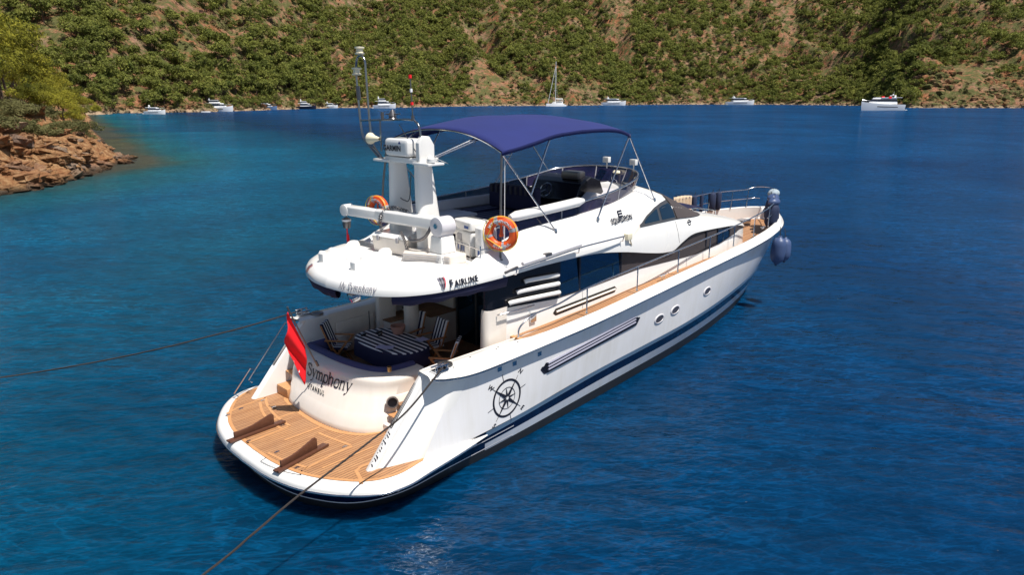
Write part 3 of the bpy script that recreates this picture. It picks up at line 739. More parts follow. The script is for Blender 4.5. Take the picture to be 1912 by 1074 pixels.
# aft deck fan
FO = [(4.4, 2.29, 3.79), (3.7, 2.20, 3.765), (3.2, 2.03, 3.745), (2.75, 1.72, 3.725), (2.42, 1.25, 3.71), (2.22, .65, 3.70), (2.16, .1, 3.70)]
fo_s = cr([(x, -y, z) for x, y, z in FO]+[(x, y, z) for x, y, z in FO[::-1]], 6)
fp = [(0, 0), (0, .11), (.06, .20), (.17, .27), (.30, .315), (.45, .345), (.75, .37)]
cols = []
cc = Vector((4.4, 0, 0))
rimdir = []
for i, p in enumerate(fo_s):
    d = fo_s[min(i+1, len(fo_s)-1)]-fo_s[max(0, i-1)]; d.z = 0; d.normalize(); q = Vector((-d.y, d.x, 0)); q = q if q.dot(Vector((4.6, 0, 0))-Vector((p.x, p.y, 0))) > 0 else -q
    if i in (0, len(fo_s)-1): q = Vector((0, 1 if p.y < 0 else -1, 0))
    rimdir.append(q)
    e_ = abs(p.y)/2.29; xx = max(0, (p.x-3.4))/1.0
    col = []
    for (o, dz), (o2, z2) in zip(fp, [(0, 3.79), (0, 3.91), (.06, 4.0), (.17, 4.06), (.27, 4.085), (.36, 4.095), (.51, 4.09)]):
        zz = (p.z+dz)*(1-xx)+z2*xx; oo = o*(1-xx)+o2*xx
        col.append(Vector((p.x, p.y, 0))+q*oo+Vector((0, 0, zz)))
    cols.append(col)
mb.grid(cols)
inner = [c_[-1] for c_ in cols]
mb.add([Vector((4.4, 0, 4.09))]+inner, [(0, i+1, i+2) for i in range(len(inner)-1)])
# underside of the overhang (soffit)
und = [Vector((p.x, p.y, p.z))+q*.0 for p, q in zip(fo_s, rimdir)]
und2 = [Vector((p.x, p.y, p.z+.03))+q*.08 for p, q in zip(fo_s, rimdir)]
mb.grid([[a, b] for a, b in zip(und, und2)])
mb.add([Vector((6.6, -1.9, 3.82))]+und2+[Vector((6.6, 1.9, 3.82))], [tuple(range(len(und2)+2))])
upper = mb.build('flybridge_moulding', 'white', Y, 38)
def side_pt(x, z, off=.006, sg=1):
    xs = [p.x for p in tracks[0]]
    ys = [itp(x, [p.x for p in tr], [p.y for p in tr]) for tr in tracks[:7]]; zs = [itp(x, [p.x for p in tr], [p.z for p in tr]) for tr in tracks[:7]]
    for i in range(1, 7): zs[i] = max(zs[i], zs[i-1]+1e-4)
    return Vector((x, (itp(z, zs, ys)-off)*sg, z+off*.4))
# navy valance rolled under the rim
iA = max(i for i, p in enumerate(fo_s) if p.y < -1.55); iB = min(i for i, p in enumerate(fo_s) if p.y > -.32)
for (i0, i1) in ((0, iA), (iB, len(fo_s)-1)):
    mb = MB(); cols = []
    for i in range(i0, i1+1):
        p, q = fo_s[i], rimdir[i]
        f = 1 if 3 < i < len(fo_s)-4 else .8; h = .20+.02*math.sin(i*.9)
        cols.append([Vector((p.x, p.y, p.z+.0))+q*.05, Vector((p.x, p.y, p.z-.10))+q*.04, Vector((p.x, p.y, p.z-h))+q*.08, Vector((p.x, p.y, p.z-h-.02))+q*.13, Vector((p.x, p.y, p.z-h+.03))+q*.17, Vector((p.x, p.y, p.z))+q*.18])
    if i0 == 0:
        ex = [Vector((x, 0, 0)) for x in (5.6, 5.0)]
        cols = [[Vector((x, -2.25+.0+k_, z)) for k_, z in ((0, 3.8), (0, 3.7), (.04, 3.55), (.09, 3.53), (.13, 3.58), (.14, 3.8))] for x in (5.2, 4.8)]+cols
    mb.grid(cols); mb.build('rolled_valance', 'navycloth', upper, 60)
# floodlight fitting under the rim
mb = MB(); mb.box((2.42, -.55, 3.42), (2.62, -.38, 3.70)); mb.box((2.35, -.62, 3.5), (2.5, -.45, 3.62)); mb.build('deck_floodlight', 'steel', upper, 20, .02)

# pilothouse side glass
def decal_strip(mat, name, x0, x1, lo, hi, off, parent, n=16, m=5, sides=(1, -1)):
    mb = MB()
    for sg in sides:
        cols = []
        for x in np.linspace(x0, x1, n):
            a, b = lo(x), hi(x); b = max(b, a+.003)
            cols.append([side_pt(x, z, off, sg) for z in np.linspace(a, b, m)])
        mb.grid(cols)
    return mb.build(name, mat, parent, 40)
def win_lo(x): return itp(x, [10.4, 12.5, 13.5], [4.16, 4.12, 4.0])
def win_hi(x): return itp(x, [10.4, 10.8, 11.3, 11.8, 12.3, 12.6], [4.17, 4.36, 4.50, 4.58, 4.60, 4.55])
fr = decal_strip('darksteel', 'window_frame', 10.36, 12.5, lambda x: win_lo(x)-.03, lambda x: win_hi(x)+.03, .008, upper, 20)
decal_strip('darkglass', 'pilothouse_window', 10.62, 11.42, lambda x: win_lo(x)+.04, lambda x: win_hi(x)-.03, .014, upper, 10)
decal_strip('darkglass', 'pilothouse_window', 11.56, 12.28, lambda x: win_lo(x)+.04, lambda x: win_hi(x)-.05, .014, upper, 10)
decal_strip('cream', 'window_recess', 9.95, 10.42, lambda x: itp(x, [9.95, 10.42], [3.96, 4.14]), lambda x: itp(x, [9.95, 10.42], [3.97, 4.26]), .004, upper, 6)
# fabric windscreen cover wrapped over the sloping screen
mb = MB(); cols = []
for x in np.linspace(12.35, 14.55, 14):
    t = (x-12.35)/2.2
    lo = itp(t, [0, .75, 1], [4.10, 3.98, 3.96])
    tr_y = [itp(x, [p.x for p in tr], [p.y for p in tr]) for tr in tracks]; tr_z = [itp(x, [p.x for p in tr], [p.z for p in tr]) for tr in tracks]
    # start from the side at height lo and go over the top
    ys = []; 
    zs6 = tr_z[:7]; ylo = itp(min(lo, tr_z[5]-.01), tr_z[:7], tr_y[:7])
    arc = [(ylo, min(lo, tr_z[5]-.01))]+[(y, z) for y, z in zip(tr_y, tr_z) if z > lo+.03 and y > ylo+.03]
    while len(arc) < 3: arc.append((0, tr_z[-1]))
    # resample
    A = np.array(arc); s_ = np.r_[0, np.cumsum(np.hypot(*np.diff(A, axis=0).T))]; q_ = np.linspace(0, s_[-1], 10)
    yy = np.interp(q_, s_, A[:, 0]); zz = np.interp(q_, s_, A[:, 1])
    half = [(x, y-.02*(1-k/9), z+.022) for k, (y, z) in enumerate(zip(yy, zz))]
    cols.append(half+[(x, -y, z) for (x, y, z) in half[::-1][1:]])
mb.grid(cols); wc = mb.build('windscreen_cover', 'cover', upper, 50)
# roof peak over the screen (white visor)
# handrails on the flybridge side
mb = MB(); pts = [(5.0, -2.36, 3.93), (5.3, -2.42, 3.95), (6.4, -2.44, 4.03), (7.45, -2.42, 4.09), (8.5, -2.38, 4.09), (9.35, -2.30, 4.07)]
P_ = cr(pts, 5); mb.tube(P_, .02, 8)
for x, y, z in ((5.3, -2.42, 3.95), (7.4, -2.42, 4.09), (9.33, -2.3, 4.07)): mb.tube([(x, y, z), (x, y+.02, z-.12), (x, y+.14, z-.14)], .016, 6)
mb.build('side_handrail', 'steel', upper, 60)
mb = MB(); mb.tube([(p.x, p.y-.0, p.z+.075) for p in P_[6:16]], .045, 10); mb.build('strapped_tube', 'lightgrey', upper, 60)
mb = MB(); mb.box((6.15, -2.5, 4.1), (6.35, -2.40, 4.16)); mb.tube([(4.95, -2.4, 3.92), (5.1, -2.46, 3.98), (5.3, -2.44, 4.0)], .03, 8); mb.build('tube_clamp', 'darksteel', upper, 20, .01)
# navigation light
mb = MB(); mb.box((9.55, -2.28, 3.93), (9.75, -2.14, 4.09)); mb.tube([(9.7, -2.25, 3.92), (9.85, -2.2, 3.75)], .02, 6); mb.build('side_light', 'lampcream', upper, 20, .015)
# panel seam
mb = MB(); mb.tube([side_pt(12.25+.12*t, 4.05-.62*t, .002) for t in np.linspace(0, 1, 8)], .006, 4); mb.build('panel_seam', 'darksteel', upper, 60)

# ------------------------------------------------------------------ text helpers
def text_mb(s, size, mapf, shear=0, sx=1.0, align='LEFT', spacing=1.0, mb=None, mi=0, cuts=0):
    cu_ = bpy.data.curves.new('t', 'FONT'); cu_.body = s; cu_.size = size; cu_.shear = shear; cu_.align_x = align
    cu_.space_character = spacing; cu_.resolution_u = 3; cu_.offset = size*.035 if size < .2 else 0
    o = bpy.data.objects.new('t', cu_); COL.objects.link(o); bpy.context.view_layer.update()
    me = bpy.data.meshes.new_from_object(o.evaluated_get(bpy.context.evaluated_depsgraph_get()))
    mb = mb or MB()
    mb.add([mapf(v.co.x*sx, v.co.y) for v in me.vertices], [tuple(p.vertices) for p in me.polygons], mi)
    bpy.data.objects.remove(o); bpy.data.meshes.remove(me); return mb
SER = {  # hand-drawn serif letters: strokes (points, width), advance; x-height 1
'S': ([([(.80,1.18),(.74,1.42),(.45,1.52),(.14,1.36),(.12,1.10),(.34,.88),(.66,.70),(.84,.46),(.78,.14),(.46,-.02),(.16,.06),(.06,.34)], .14), ([(.84,1.06),(.84,1.48)], .06), ([(.04,.0),(.04,.46)], .06)], 1.02),
'y': ([([(.12,.97),(.46,.06)], .17), ([(.84,.97),(.46,.06),(.30,-.34),(.14,-.42)], .07), ([(-.02,.97),(.30,.97)], .07), ([(.66,.97),(.96,.97)], .07), ([(.06,-.38),(.16,-.42)], .13)], .98),
'm': ([([(.18,.97),(.18,0)], .16), ([(.18,.72),(.34,.92),(.52,.94),(.66,.82),(.70,.6),(.70,0)], .15), ([(.70,.72),(.86,.92),(1.04,.94),(1.18,.82),(1.22,.6),(1.22,0)], .15), ([(0,.95),(.2,.95)], .07), ([(0,.03),(.38,.03)], .07), ([(.52,.03),(.90,.03)], .07), ([(1.04,.03),(1.42,.03)], .07)], 1.50),
'p': ([([(.18,.97),(.18,-.45)], .16), ([(.18,.74),(.36,.93),(.60,.95),(.80,.80),(.86,.50),(.80,.18),(.60,.02),(.36,.06),(.18,.24)], .14), ([(0,.95),(.2,.95)], .07), ([(0,-.45),(.40,-.45)], .07)], 1.04),
'h': ([([(.18,1.50),(.18,0)], .16), ([(.18,.72),(.36,.92),(.56,.94),(.72,.82),(.76,.6),(.76,0)], .15), ([(0,1.48),(.2,1.48)], .07), ([(0,.03),(.38,.03)], .07), ([(.58,.03),(.96,.03)], .07)], 1.06),
'o': ([([(.48,.96),(.20,.86),(.10,.48),(.20,.10),(.48,.0),(.76,.10),(.86,.48),(.76,.86),(.48,.96)], .13)], 1.0),
'n': ([([(.18,.97),(.18,0)], .16), ([(.18,.72),(.36,.92),(.56,.94),(.72,.82),(.76,.6),(.76,0)], .15), ([(0,.95),(.2,.95)], .07), ([(0,.03),(.38,.03)], .07), ([(.58,.03),(.96,.03)], .07)], 1.06),
'M': ([([(.14,1.45),(.14,0)], .08), ([(.14,1.45),(.62,.1)], .15), ([(.62,.1),(1.1,1.45)], .07), ([(1.12,1.45),(1.12,0)], .17), ([(-.02,1.45),(.24,1.45)], .07), ([(0,.03),(.30,.03)], .07), ([(.94,.03),(1.3,.03)], .07), ([(1.0,1.45),(1.3,1.45)], .07)], 1.45),
' ': ([], .5)}
def serif(s, h, mapf, mb=None, wk=1.0, shear=0):
    mb = mb or MB(); x0 = 0
    for ch in s:
        st, adv = SER[ch]
        for k_, (pts, wd) in enumerate(st):
            P = cr([(x, y, 0) for x, y in pts], 4) if len(pts) > 3 else [Vector((x, y, 0)) for x, y in pts]
            n = len(P); L = []
            for i, p in enumerate(P):
                d = P[min(i+1, n-1)]-P[max(i-1, 0)]; d.normalize(); q = Vector((-d.y, d.x, 0))*wd*wk/2
                L.append([p+q, p-q])
            mb.grid([[mapf((x0+v.x+shear*v.y)*h, v.y*h) if not hasattr(mapf, 'k') else None for v in r] for r in L])
        x0 += adv
    return mb, x0*h
# name on the transom block: u runs from port to starboard along the block
pan_arc = [0]
for i in range(1, len(bc)): pan_arc.append(pan_arc[-1]+((bc[i]+tc[i])/2-(bc[i-1]+tc[i-1])/2).length)
def panel_pt(s_, z, off=.014):
    i = min(max(int(np.searchsorted(pan_arc, s_))-1, 0), len(bc)-2); f = (s_-pan_arc[i])/(pan_arc[i+1]-pan_arc[i])
    a = bc[i].lerp(bc[i+1], f); b = tc[i].lerp(tc[i+1], f)
    d = bc[i+1]-bc[i]; d.normalize(); q = Vector((-d.y, d.x, 0)); q = -q if q.dot(ctr-a) > 0 else q
    t = itp(z, [p[1] for p in prof[:10]], [min(p[0], 1) for p in prof[:10]]) if False else itp(z, [.84, 1.09, 1.11, 1.40, 1.42, 1.64, 1.71, 1.77], [0, .30, .33, .63, .66, .90, .97, 1.0])
    o = itp(z, [.84, 1.09, 1.11, 1.40, 1.42, 1.64, 1.71, 1.77], [0, 0, -.018, -.008, -.024, -.01, .015, 0])
    v = a.lerp(b, t)+q*(o+off); v.z = z; return v
def s_at_y(y):
    return itp(-y, [-((bc[i].y+tc[i].y)/2) for i in range(len(bc))], pan_arc)
s0 = s_at_y(1.05)
mb, wtot = serif('Symphony', .165, lambda u, v: panel_pt(s0+u*1.08, 1.475+v), wk=1.15)
mb.build('name_lettering', 'ink', panel, 0)
mb = text_mb('ISTANBUL', .12, lambda u, v: panel_pt(s0+.12+u, 1.25+v), spacing=1.35)
mb.build('port_lettering', 'ink', panel, 0)
# rim lettering : along the aft overhang
rim_arc = [0]
for i in range(1, len(fo_s)): rim_arc.append(rim_arc[-1]+(Vector(fo_s[i].xy)-Vector(fo_s[i-1].xy)).length)
RT_ = rim_arc[-1]
def rim_pt(u, v, off=.022):
    "u from port towards starboard measured from the port end; v height above the lower rim"
    s_ = RT_-u; i = min(max(int(np.searchsorted(rim_arc, s_))-1, 0), len(fo_s)-2); f = (s_-rim_arc[i])/(rim_arc[i+1]-rim_arc[i])
    p = fo_s[i].lerp(fo_s[i+1], f); q = rimdir[i].lerp(rimdir[i+1], f).normalized()
    o = itp(v, [0, .11, .20, .27, .315], [0, 0, .06, .17, .30])
    nz = .0 if v < .11 else .7
    return Vector((p.x, p.y, p.z+v+off*nz))+q*(o-off)
def u_at(y_, x_=None):
    best = min(range(len(fo_s)), key=lambda i: (abs(fo_s[i].y-y_)+(0 if x_ is None else abs(fo_s[i].x-x_))))
    return RT_-rim_arc[best]
ua = u_at(-.42)
mb, _ = serif('My Symphony', .085, lambda u, v: rim_pt(ua+u*.95, .07+v), shear=.25, wk=1.05)
mb.build('rim_lettering', 'silverink', upper, 0)
def fair(u, v): return side_pt(3.0, 3.9) 
uf = RT_-0.0
def side_rim(x, z): # starboard rim by x between 3.2 and 5
    i = min(range(len(fo_s)//2), key=lambda k: abs(fo_s[k].x-x)); s_ = rim_arc[i]+(fo_s[i].x-x)
    return RT_-s_
uF = side_rim(3.62, 0)
mb = text_mb('F', .175, lambda u, v: rim_pt(uF+u, .075+v, .028)); text_mb('AIRLINE', .145, lambda u, v: rim_pt(uF+.115+u, .075+v, .028), spacing=1.12, mb=mb)
mb.build('maker_lettering', 'ink', upper, 0)
def shield(u0, v0, s_):
    mb = MB()
    for k, mi in enumerate((0, 1, 0, 1, 2)):
        a = -.5+k*.2; b = a+.2*.8
        L = []
        for t in np.linspace(0, 1, 5):
            ww = 1-.0*t
            f = lambda e: e*(1-t**2.2)
            L.append([rim_pt(u0+f(a)*s_, v0+(.55-t*1.25)*s_), rim_pt(u0+f(b)*s_, v0+(.55-t*1.25)*s_)])
        mb.grid(L, mi)
    return mb
shield(uF-.13, .165, .17).build('maker_shield', ['silverink', 'ink', 'redink'], upper, 0)
shield(u_at(1.05), .17, .16).build('maker_shield', ['silverink', 'ink', 'redink'], upper, 0)
mb = text_mb('FAIRLINE', .10, lambda u, v: rim_pt(u_at(2.0, 3.2)+u-.3, .10+v)); mb.build('maker_lettering', 'redink', upper, 0)
# SQUADRON and badge
mb = text_mb('SQUADRON', .185, lambda u, v: side_pt(9.12+u, 4.37+v+.02*u, .026), sx=.92); mb.build('model_lettering', 'ink', upper, 0)
mb = MB()
for k in range(3): mb.add([side_pt(9.5, 4.62-.065*k, .008), side_pt(9.72, 4.625-.065*k, .008), side_pt(9.70, 4.665-.065*k, .008), side_pt(9.5, 4.66-.065*k, .008)], [(0, 1, 2, 3)])
mb.add([side_pt(9.5, 4.49, .008), side_pt(9.55, 4.49, .008), side_pt(9.55, 4.64, .008), side_pt(9.5, 4.64, .008)], [(0, 1, 2, 3)])
mb.build('model_badge', 'ink', upper, 0)
mb = MB()
for r0, r1, a0, a1 in ((.06, .085, 20, 160), (.06, .085, 200, 340)):
    L = []
    for t in np.linspace(a0, a1, 12):
        c_, s_ = math.cos(R(t)), math.sin(R(t)); L.append([side_pt(13.0+r0*1.2*c_, 3.93+r0*s_, .01), side_pt(13.0+r1*1.2*c_, 3.93+r1*s_, .01)])
    mb.grid(L)
mb.add([side_pt(12.84, 3.94, .01), side_pt(12.92, 3.92, .01), side_pt(13.1, 3.92, .01), side_pt(13.16, 3.95, .01), side_pt(13.1, 3.96, .01), side_pt(12.9, 3.955, .01)], [tuple(range(6))])
mb.build('round_badge', 'ink', upper, 0)

# compass rose on the hull
cx_, cz_ = 4.72, 1.25; ang = R(-38)
def hp(u, v, off=.007):
    c_, s_ = math.cos(ang), math.sin(ang); x = cx_+u*c_-v*s_; z = cz_+u*s_+v*c_
    return Vector((x, hull_y(x, z)-off, z))
mb = MB()
def ringd(r0, r1): mb.grid([[hp(r0*math.cos(t), r0*math.sin(t)), hp(r1*math.cos(t), r1*math.sin(t))] for t in np.linspace(0, 2*math.pi, 49)])
ringd(.385, .435); ringd(.235, .25)
for k in range(8):
    a = math.pi/2-k*math.pi/4; L_ = .50 if k % 2 == 0 else .28; wd = .085 if k % 2 == 0 else .055; r_in = .05
    tip = (L_*math.cos(a), L_*math.sin(a))
    for s_, dark in ((1, True), (-1, False)):
        b = a+s_*math.pi/8 if k % 2 == 0 else a+s_*math.pi/8
        q = (wd*1.25*math.cos(b), wd*1.25*math.sin(b)); c0 = (.03*math.cos(a), .03*math.sin(a))
        if k % 2 == 0 or dark or True:
            off = .008+.001*k
            mb.add([hp(*c0, off), hp(*q, off), hp(*tip, off)], [(0, 1, 2)])
    if k % 2 == 1:
        t0 = (.40*math.cos(a+.12), .40*math.sin(a+.12)); t1 = (.60*math.cos(a+.12), .60*math.sin(a+.12)); n_ = (-math.sin(a)*.007, math.cos(a)*.007)
        mb.add([hp(t0[0]+n_[0], t0[1]+n_[1]), hp(t0[0]-n_[0], t0[1]-n_[1]), hp(t1[0]-n_[0], t1[1]-n_[1]), hp(t1[0]+n_[0], t1[1]+n_[1])], [(0, 1, 2, 3)])
    else:
        n_ = (-math.sin(a)*.006, math.cos(a)*.006); t0 = (.44*math.cos(a), .44*math.sin(a)); t1 = (.55*math.cos(a), .55*math.sin(a))
        mb.add([hp(t0[0]+n_[0], t0[1]+n_[1]), hp(t0[0]-n_[0], t0[1]-n_[1]), hp(t1[0]-n_[0], t1[1]-n_[1]), hp(t1[0]+n_[0], t1[1]+n_[1])], [(0, 1, 2, 3)])
for ch, u0, v0 in (('N', 0, .60), ('S', 0, -.70), ('E', .64, -.05), ('W', -.66, -.05)):
    # letters lean the way the rose does
    text_mb(ch, .15, lambda u, v: hp(u0+u-.05, v0+v), shear=.3, mb=mb)
mb.build('compass_rose', 'ink', topside, 0)
mb = MB(); mb.add(ring_at(Vector((0, 0, 0)), Vector((1, 0, 0)), Vector((0, 0, 1)), .035, 14), [tuple(range(14))])
mb.v = [tuple(hp(v[0], v[2], .02)) for v in mb.v]; mb.build('rose_hub', 'hullwhite', topside, 0)
# portholes
for (x, z) in ((10.85, 1.57), (11.72, 1.63), (13.72, 1.76)):
    mb = MB()
    def q_(rx, rz, off): return [Vector((x+rx*math.cos(t), hull_y(x+rx*math.cos(t), z+rz*math.sin(t))-off, z+rz*math.sin(t))) for t in [2*math.pi*k/28 for k in range(28)]]
    mb.grid([q_(.27, .145, .003), q_(.25, .13, .022), q_(.21, .105, .022), q_(.20, .098, .008)], closev=True)
    ph = mb.build('porthole', 'lightgrey', Y, 50)
    mb = MB(); mb.add(q_(.205, .1, .010), [tuple(range(28))]); mb.build('porthole_glass', 'portgrey', ph, 0)
# hull side air intake with two louvres
def hslot(x0, x1, z0, z1, h, off, mat, name, parent, n=30):
    mb = MB(); L = []
    for k in range(n+1):
        t = k/n; x = x0+(x1-x0)*t; z = z0+(z1-z0)*t; dd = min(t, 1-t)*(x1-x0); e = math.sqrt(max(0, 1-max(0, 1-dd/(h*.75))**2))
        L.append([(x, hull_y(x, z)-off, z-h/2*e), (x, hull_y(x, z)-off, z+h/2*e)])
    mb.grid(L); return mb.build(name, mat, parent, 30)
hv = hslot(5.80, 9.80, 1.57, 1.87, .32, .004, 'ink', 'air_intake', Y)
hs2 = hslot(5.86, 9.74, 1.57, 1.87, .26, .007, 'black', 'intake_recess', hv)
for dz in (.075, 0, -.075):
    mb = MB(); mb.tube([(x, hull_y(x, 1.6)-.03, 1.585+(x-5.93)*.0775+dz) for x in np.linspace(6.04, 9.58, 16)], .026, 8); mb.build('louvre', 'vent', hv, 60)
# little scuppers
mb = MB()
for x in (4.5, 4.95, 5.75):
    z = 1.98; mb.box((x-.06, hull_y(x, z)-.012, z-.05), (x+.06, hull_y(x, z)+.01, z+.05))
mb.build('scupper', 'steel', topside, 20)

# ------------------------------------------------------------------ flybridge contents
# tinted wind screen with steel top rail
SX = [4.9, 5.6, 6.6, 8.0, 9.4, 10.3, 10.9, 11.35, 11.6, 11.7]
SY = [1.88, 1.89, 1.86, 1.83, 1.77, 1.64, 1.44, 1.05, .55, 0]
SZ0 = [4.35, 4.53, 4.66, 4.72, 4.83, 4.93, 4.99, 5.02, 5.05, 5.06]
SZ1 = [4.68, 4.84, 4.91, 4.99, 5.12, 5.26, 5.37, 5.45, 5.49, 5.50]
OUT = [.0, 0, 0, .02, .05, .10, .14, .16, .18, .18]
lo_ = cr([(x, -y, z) for x, y, z in zip(SX, SY, SZ0)], 5); hi_ = cr([(x+o*.9*(i > 4), -(y+o*.4*(y > .1)), z) for i, (x, y, z, o) in enumerate(zip(SX, SY, SZ1, OUT))], 5)
lo2 = lo_+[Vector((p.x, -p.y, p.z)) for p in lo_[::-1][1:]]; hi2 = hi_+[Vector((p.x, -p.y, p.z)) for p in hi_[::-1][1:]]
mb = MB(); mb.grid([[a, a.lerp(b, .5), b] for a, b in zip(lo2, hi2)]); scr = mb.build('wind_screen', 'tint', Y, 50)
mb = MB(); mb.tube([p+Vector((0, 0, .015)) for p in hi2], .022, 8); mb.build('screen_rail', 'steel', scr, 60)
mb = MB()
for i in range(4, len(lo2)-4, 9): mb.tube([lo2[i], hi2[i]], .018, 6)
mb.build('screen_post', 'grey', scr, 60)
# white roll cushions along the starboard top
for pts in ([(4.72, -.25, 4.66), (5.0, -.9, 4.66), (5.12, -1.45, 4.72), (5.3, -1.75, 4.78)], [(5.62, -1.9, 4.96), (6.8, -1.92, 5.0), (8.15, -1.90, 5.06)]):
    mb = MB(); P = cr(pts, 6); n = len(P); mb.tube(P, [.06]+[.115]*(n-2)+[.06], 14); mb.build('bolster', 'white', upper, 60)
# settee, sunpad, helm seat, console
mb = MB(); mb.box((5.5, .6, 4.1), (7.0, 1.72, 4.62)); mb.box((5.0, .2, 4.1), (5.6, 1.7, 4.45)); mb.box((5.5, 1.55, 4.6), (9.4, 1.76, 4.86)); mb.build('settee_base', 'lightgrey', upper, 25, .05, 3)
mb = MB(); mb.box((5.7, -.9, 4.42), (8.3, 1.0, 4.55)); mb.box((7.1, .9, 4.42), (9.2, 1.55, 4.6)); mb.build('sunpad', 'stripeD', upper, 25, .05, 3)
mb = MB(); mb.box((5.8, -.9, 4.1), (8.2, .95, 4.42)); mb.box((7.1, .9, 4.1), (9.2, 1.55, 4.42)); mb.box((6.0, -1.74, 4.1), (8.6, -1.2, 4.5)); mb.build('locker', 'navycloth', upper, 25, .04)
mb = MB(); mb.box((8.3, -.3, 4.45), (8.9, 1.3, 4.66)); mb.box((8.1, -.35, 4.6), (8.38, 1.35, 5.22)); mb.build('helm_seat', 'navycloth', upper, 25, .07, 3)
mb = MB()
for k in range(9): mb.box((8.06, -.28+k*.18, 5.0), (8.40, -.20+k*.18, 5.226))
mb.build('seat_stripe', 'dimstripe', upper, 25, .02)
mb = MB(); mb.prism([(9.7, -.55, 4.2), (9.5, -.55, 4.75), (9.75, -.55, 5.2), (10.2, -.55, 5.38), (10.6, -.55, 5.25), (10.9, -.55, 4.7), (10.9, -.55, 4.2)], (0, 1.75, 0)); mb.build('helm_console', 'black', upper, 25, .06, 3)
mb = MB(); mb.prism([(9.6, -.9, 4.1), (9.55, -.9, 4.8), (9.9, -.9, 5.0), (10.3, -.9, 4.9), (10.3, -.9, 4.1)], (0, .3, 0)); mb.box((10.0, -1.1, 4.75), (10.4, -.6, 4.86)); mb.build('console_pod', 'lightgrey', upper, 25, .05, 3)
mb = MB(); c_ = Vector((9.55, .55, 4.98)); u = Vector((.5, 0, .86)); mb.tube([c_+u*.2*math.cos(t)+Vector((0, 1, 0))*.2*math.sin(t) for t in np.linspace(0, 2*math.pi, 21)[:-1]], .018, 6, closed=True)
for t in (0, 2.1, 4.2): mb.tube([c_, c_+u*.2*math.cos(t)+Vector((0, .2*math.sin(t), 0))], .012, 5)
mb.build('steering_wheel', 'steel', upper, 60)
mb = MB(); mb.box((9.9, -.3, 5.28), (10.25, .3, 5.5)); mb.build('instrument_hood', 'darksteel', upper, 25, .05)
mb = MB(); mb.add([(10.9, -1.3, 5.0), (10.9, 1.3, 5.0), (10.3, 1.45, 4.62), (10.3, -1.45, 4.62)], [(0, 1, 2, 3)]); mb.build('dash_top', 'lightgrey', upper, 0)
mb = MB()
for x, y in ((11.75, .1), (11.6, -.95)): mb = MB(); mb.box((x-.08, y-.1, 5.62), (x+.05, y+.1, 5.78)); mb.cyl((x, y, 5.44), (x, y, 5.64), .02, 6); mb.build('search_light', 'white', upper, 25, .02)
mb = MB(); mb.lathe([(0, 5.42), (.16, 5.40), (.2, 5.34), (.14, 5.28), (0, 5.27)], (11.9, -.25, 0), 16); mb.cyl((11.9, -.25, 5.05), (11.9, -.25, 5.3), .04, 8); mb.build('dome_aerial', 'lampcream', upper, 50)
mb = MB(); mb.box((11.5, -1.5, 4.92), (12.1, -.9, 4.98)); 

# ------------------------------------------------------------------ bimini
BXS = [5.25, 6.1, 7.0, 8.0, 9.0, 9.6, 10.05]
ZE = [6.40, 6.52, 6.68, 6.74, 6.74, 6.68, 6.56]; ZC = [6.80, 6.98, 7.05, 7.07, 7.01, 6.93, 6.81]; WD = [2.04, 2.02, 1.98, 1.95, 1.93, 1.92, 1.88]
cE = cr([(x, w_, z) for x, w_, z in zip(BXS, WD, ZE)], 4); cC = cr([(x, 0, z) for x, z in zip(BXS, ZC)], 4)
mb = MB(); cols = []
for a, c_ in zip(cE, cC):
    col = [(a.x, -a.y-.005, a.z-.09)]
    for k in range(17):
        t = -1+2*k/16; h = (1-abs(t)**2.3); sag = -.035*math.sin(math.pi*(a.x-5.35)/1.57)**2*(1-t*t)+.012*noise.noise(Vector((a.x*2.2, t*7, 0)))*(abs(t)**2)
        col.append((a.x, a.y*t, a.z+(c_.z-a.z)*h+sag))
    col.append((a.x, a.y+.005, a.z-.09)); cols.append(col)
mb.grid(cols)
bim = mb.build('bimini_canopy', 'canvas', Y, 50)
sol = bim.modifiers.new('thick', 'SOLIDIFY'); sol.thickness = .012
m_ = MB()
for x in (6.45, 7.65, 8.85):
    z0, z1, w_ = itp(x, [p.x for p in cE], [p.z for p in cE]), itp(x, [p.x for p in cC], [p.z for p in cC]), itp(x, [p.x for p in cE], [p.y for p in cE])
    m_.grid([[(x-.022, w_*t, z0+(z1-z0)*(1-abs(t)**2.3)-.02*0+.006), (x+.022, w_*t, z0+(z1-z0)*(1-abs(t)**2.3)+.006)] for t in np.linspace(-1, 1, 33)])
def bow(x, zz=0):
    w_ = itp(x, BXS, WD)-.02
    z0 = itp(x, BXS, ZE); z1 = itp(x, BXS, ZC)
    return [(x, w_*t*.985, z0+(z1-z0)*(1-abs(t)**2.3)-.035+zz) for t in np.linspace(-1, 1, 21)]
mb = MB()
for x in (5.28, 6.9, 8.4, 10.0): mb.tube(bow(x), .02, 6)
mb.build('canopy_bow', 'steel', bim, 60)
for sg in (1, -1):
    mb = MB()
    A = Vector((5.28, -2.0*sg, 6.36)); F1 = Vector((7.0, -2.02*sg, 4.50)); F2 = Vector((8.62, -2.0*sg, 4.58)); F3 = Vector((11.55, -1.72*sg, 4.72)); B = Vector((10.02, -1.86*sg, 6.52)); Mid = Vector((6.9, -1.92*sg, 6.62))
    mb.tube([A, F1], .021, 8); mb.tube([Mid, A.lerp(F1, .52)], .019, 8); mb.tube([B, F2], .021, 8); mb.tube([B, F3], .018, 8)
    mb.tube([Vector((8.4, -1.92*sg, 6.66)), B.lerp(F2, .35)] if False else [A, A+Vector((.25, 0, -.05))], .018, 6)
    for f in (F1, F2, F3): mb.lathe([(.05, -.04), (.05, .0), (.03, .05), (0, .05)], tuple(f), 10)
    mb.build('canopy_strut', 'steel', bim, 60)
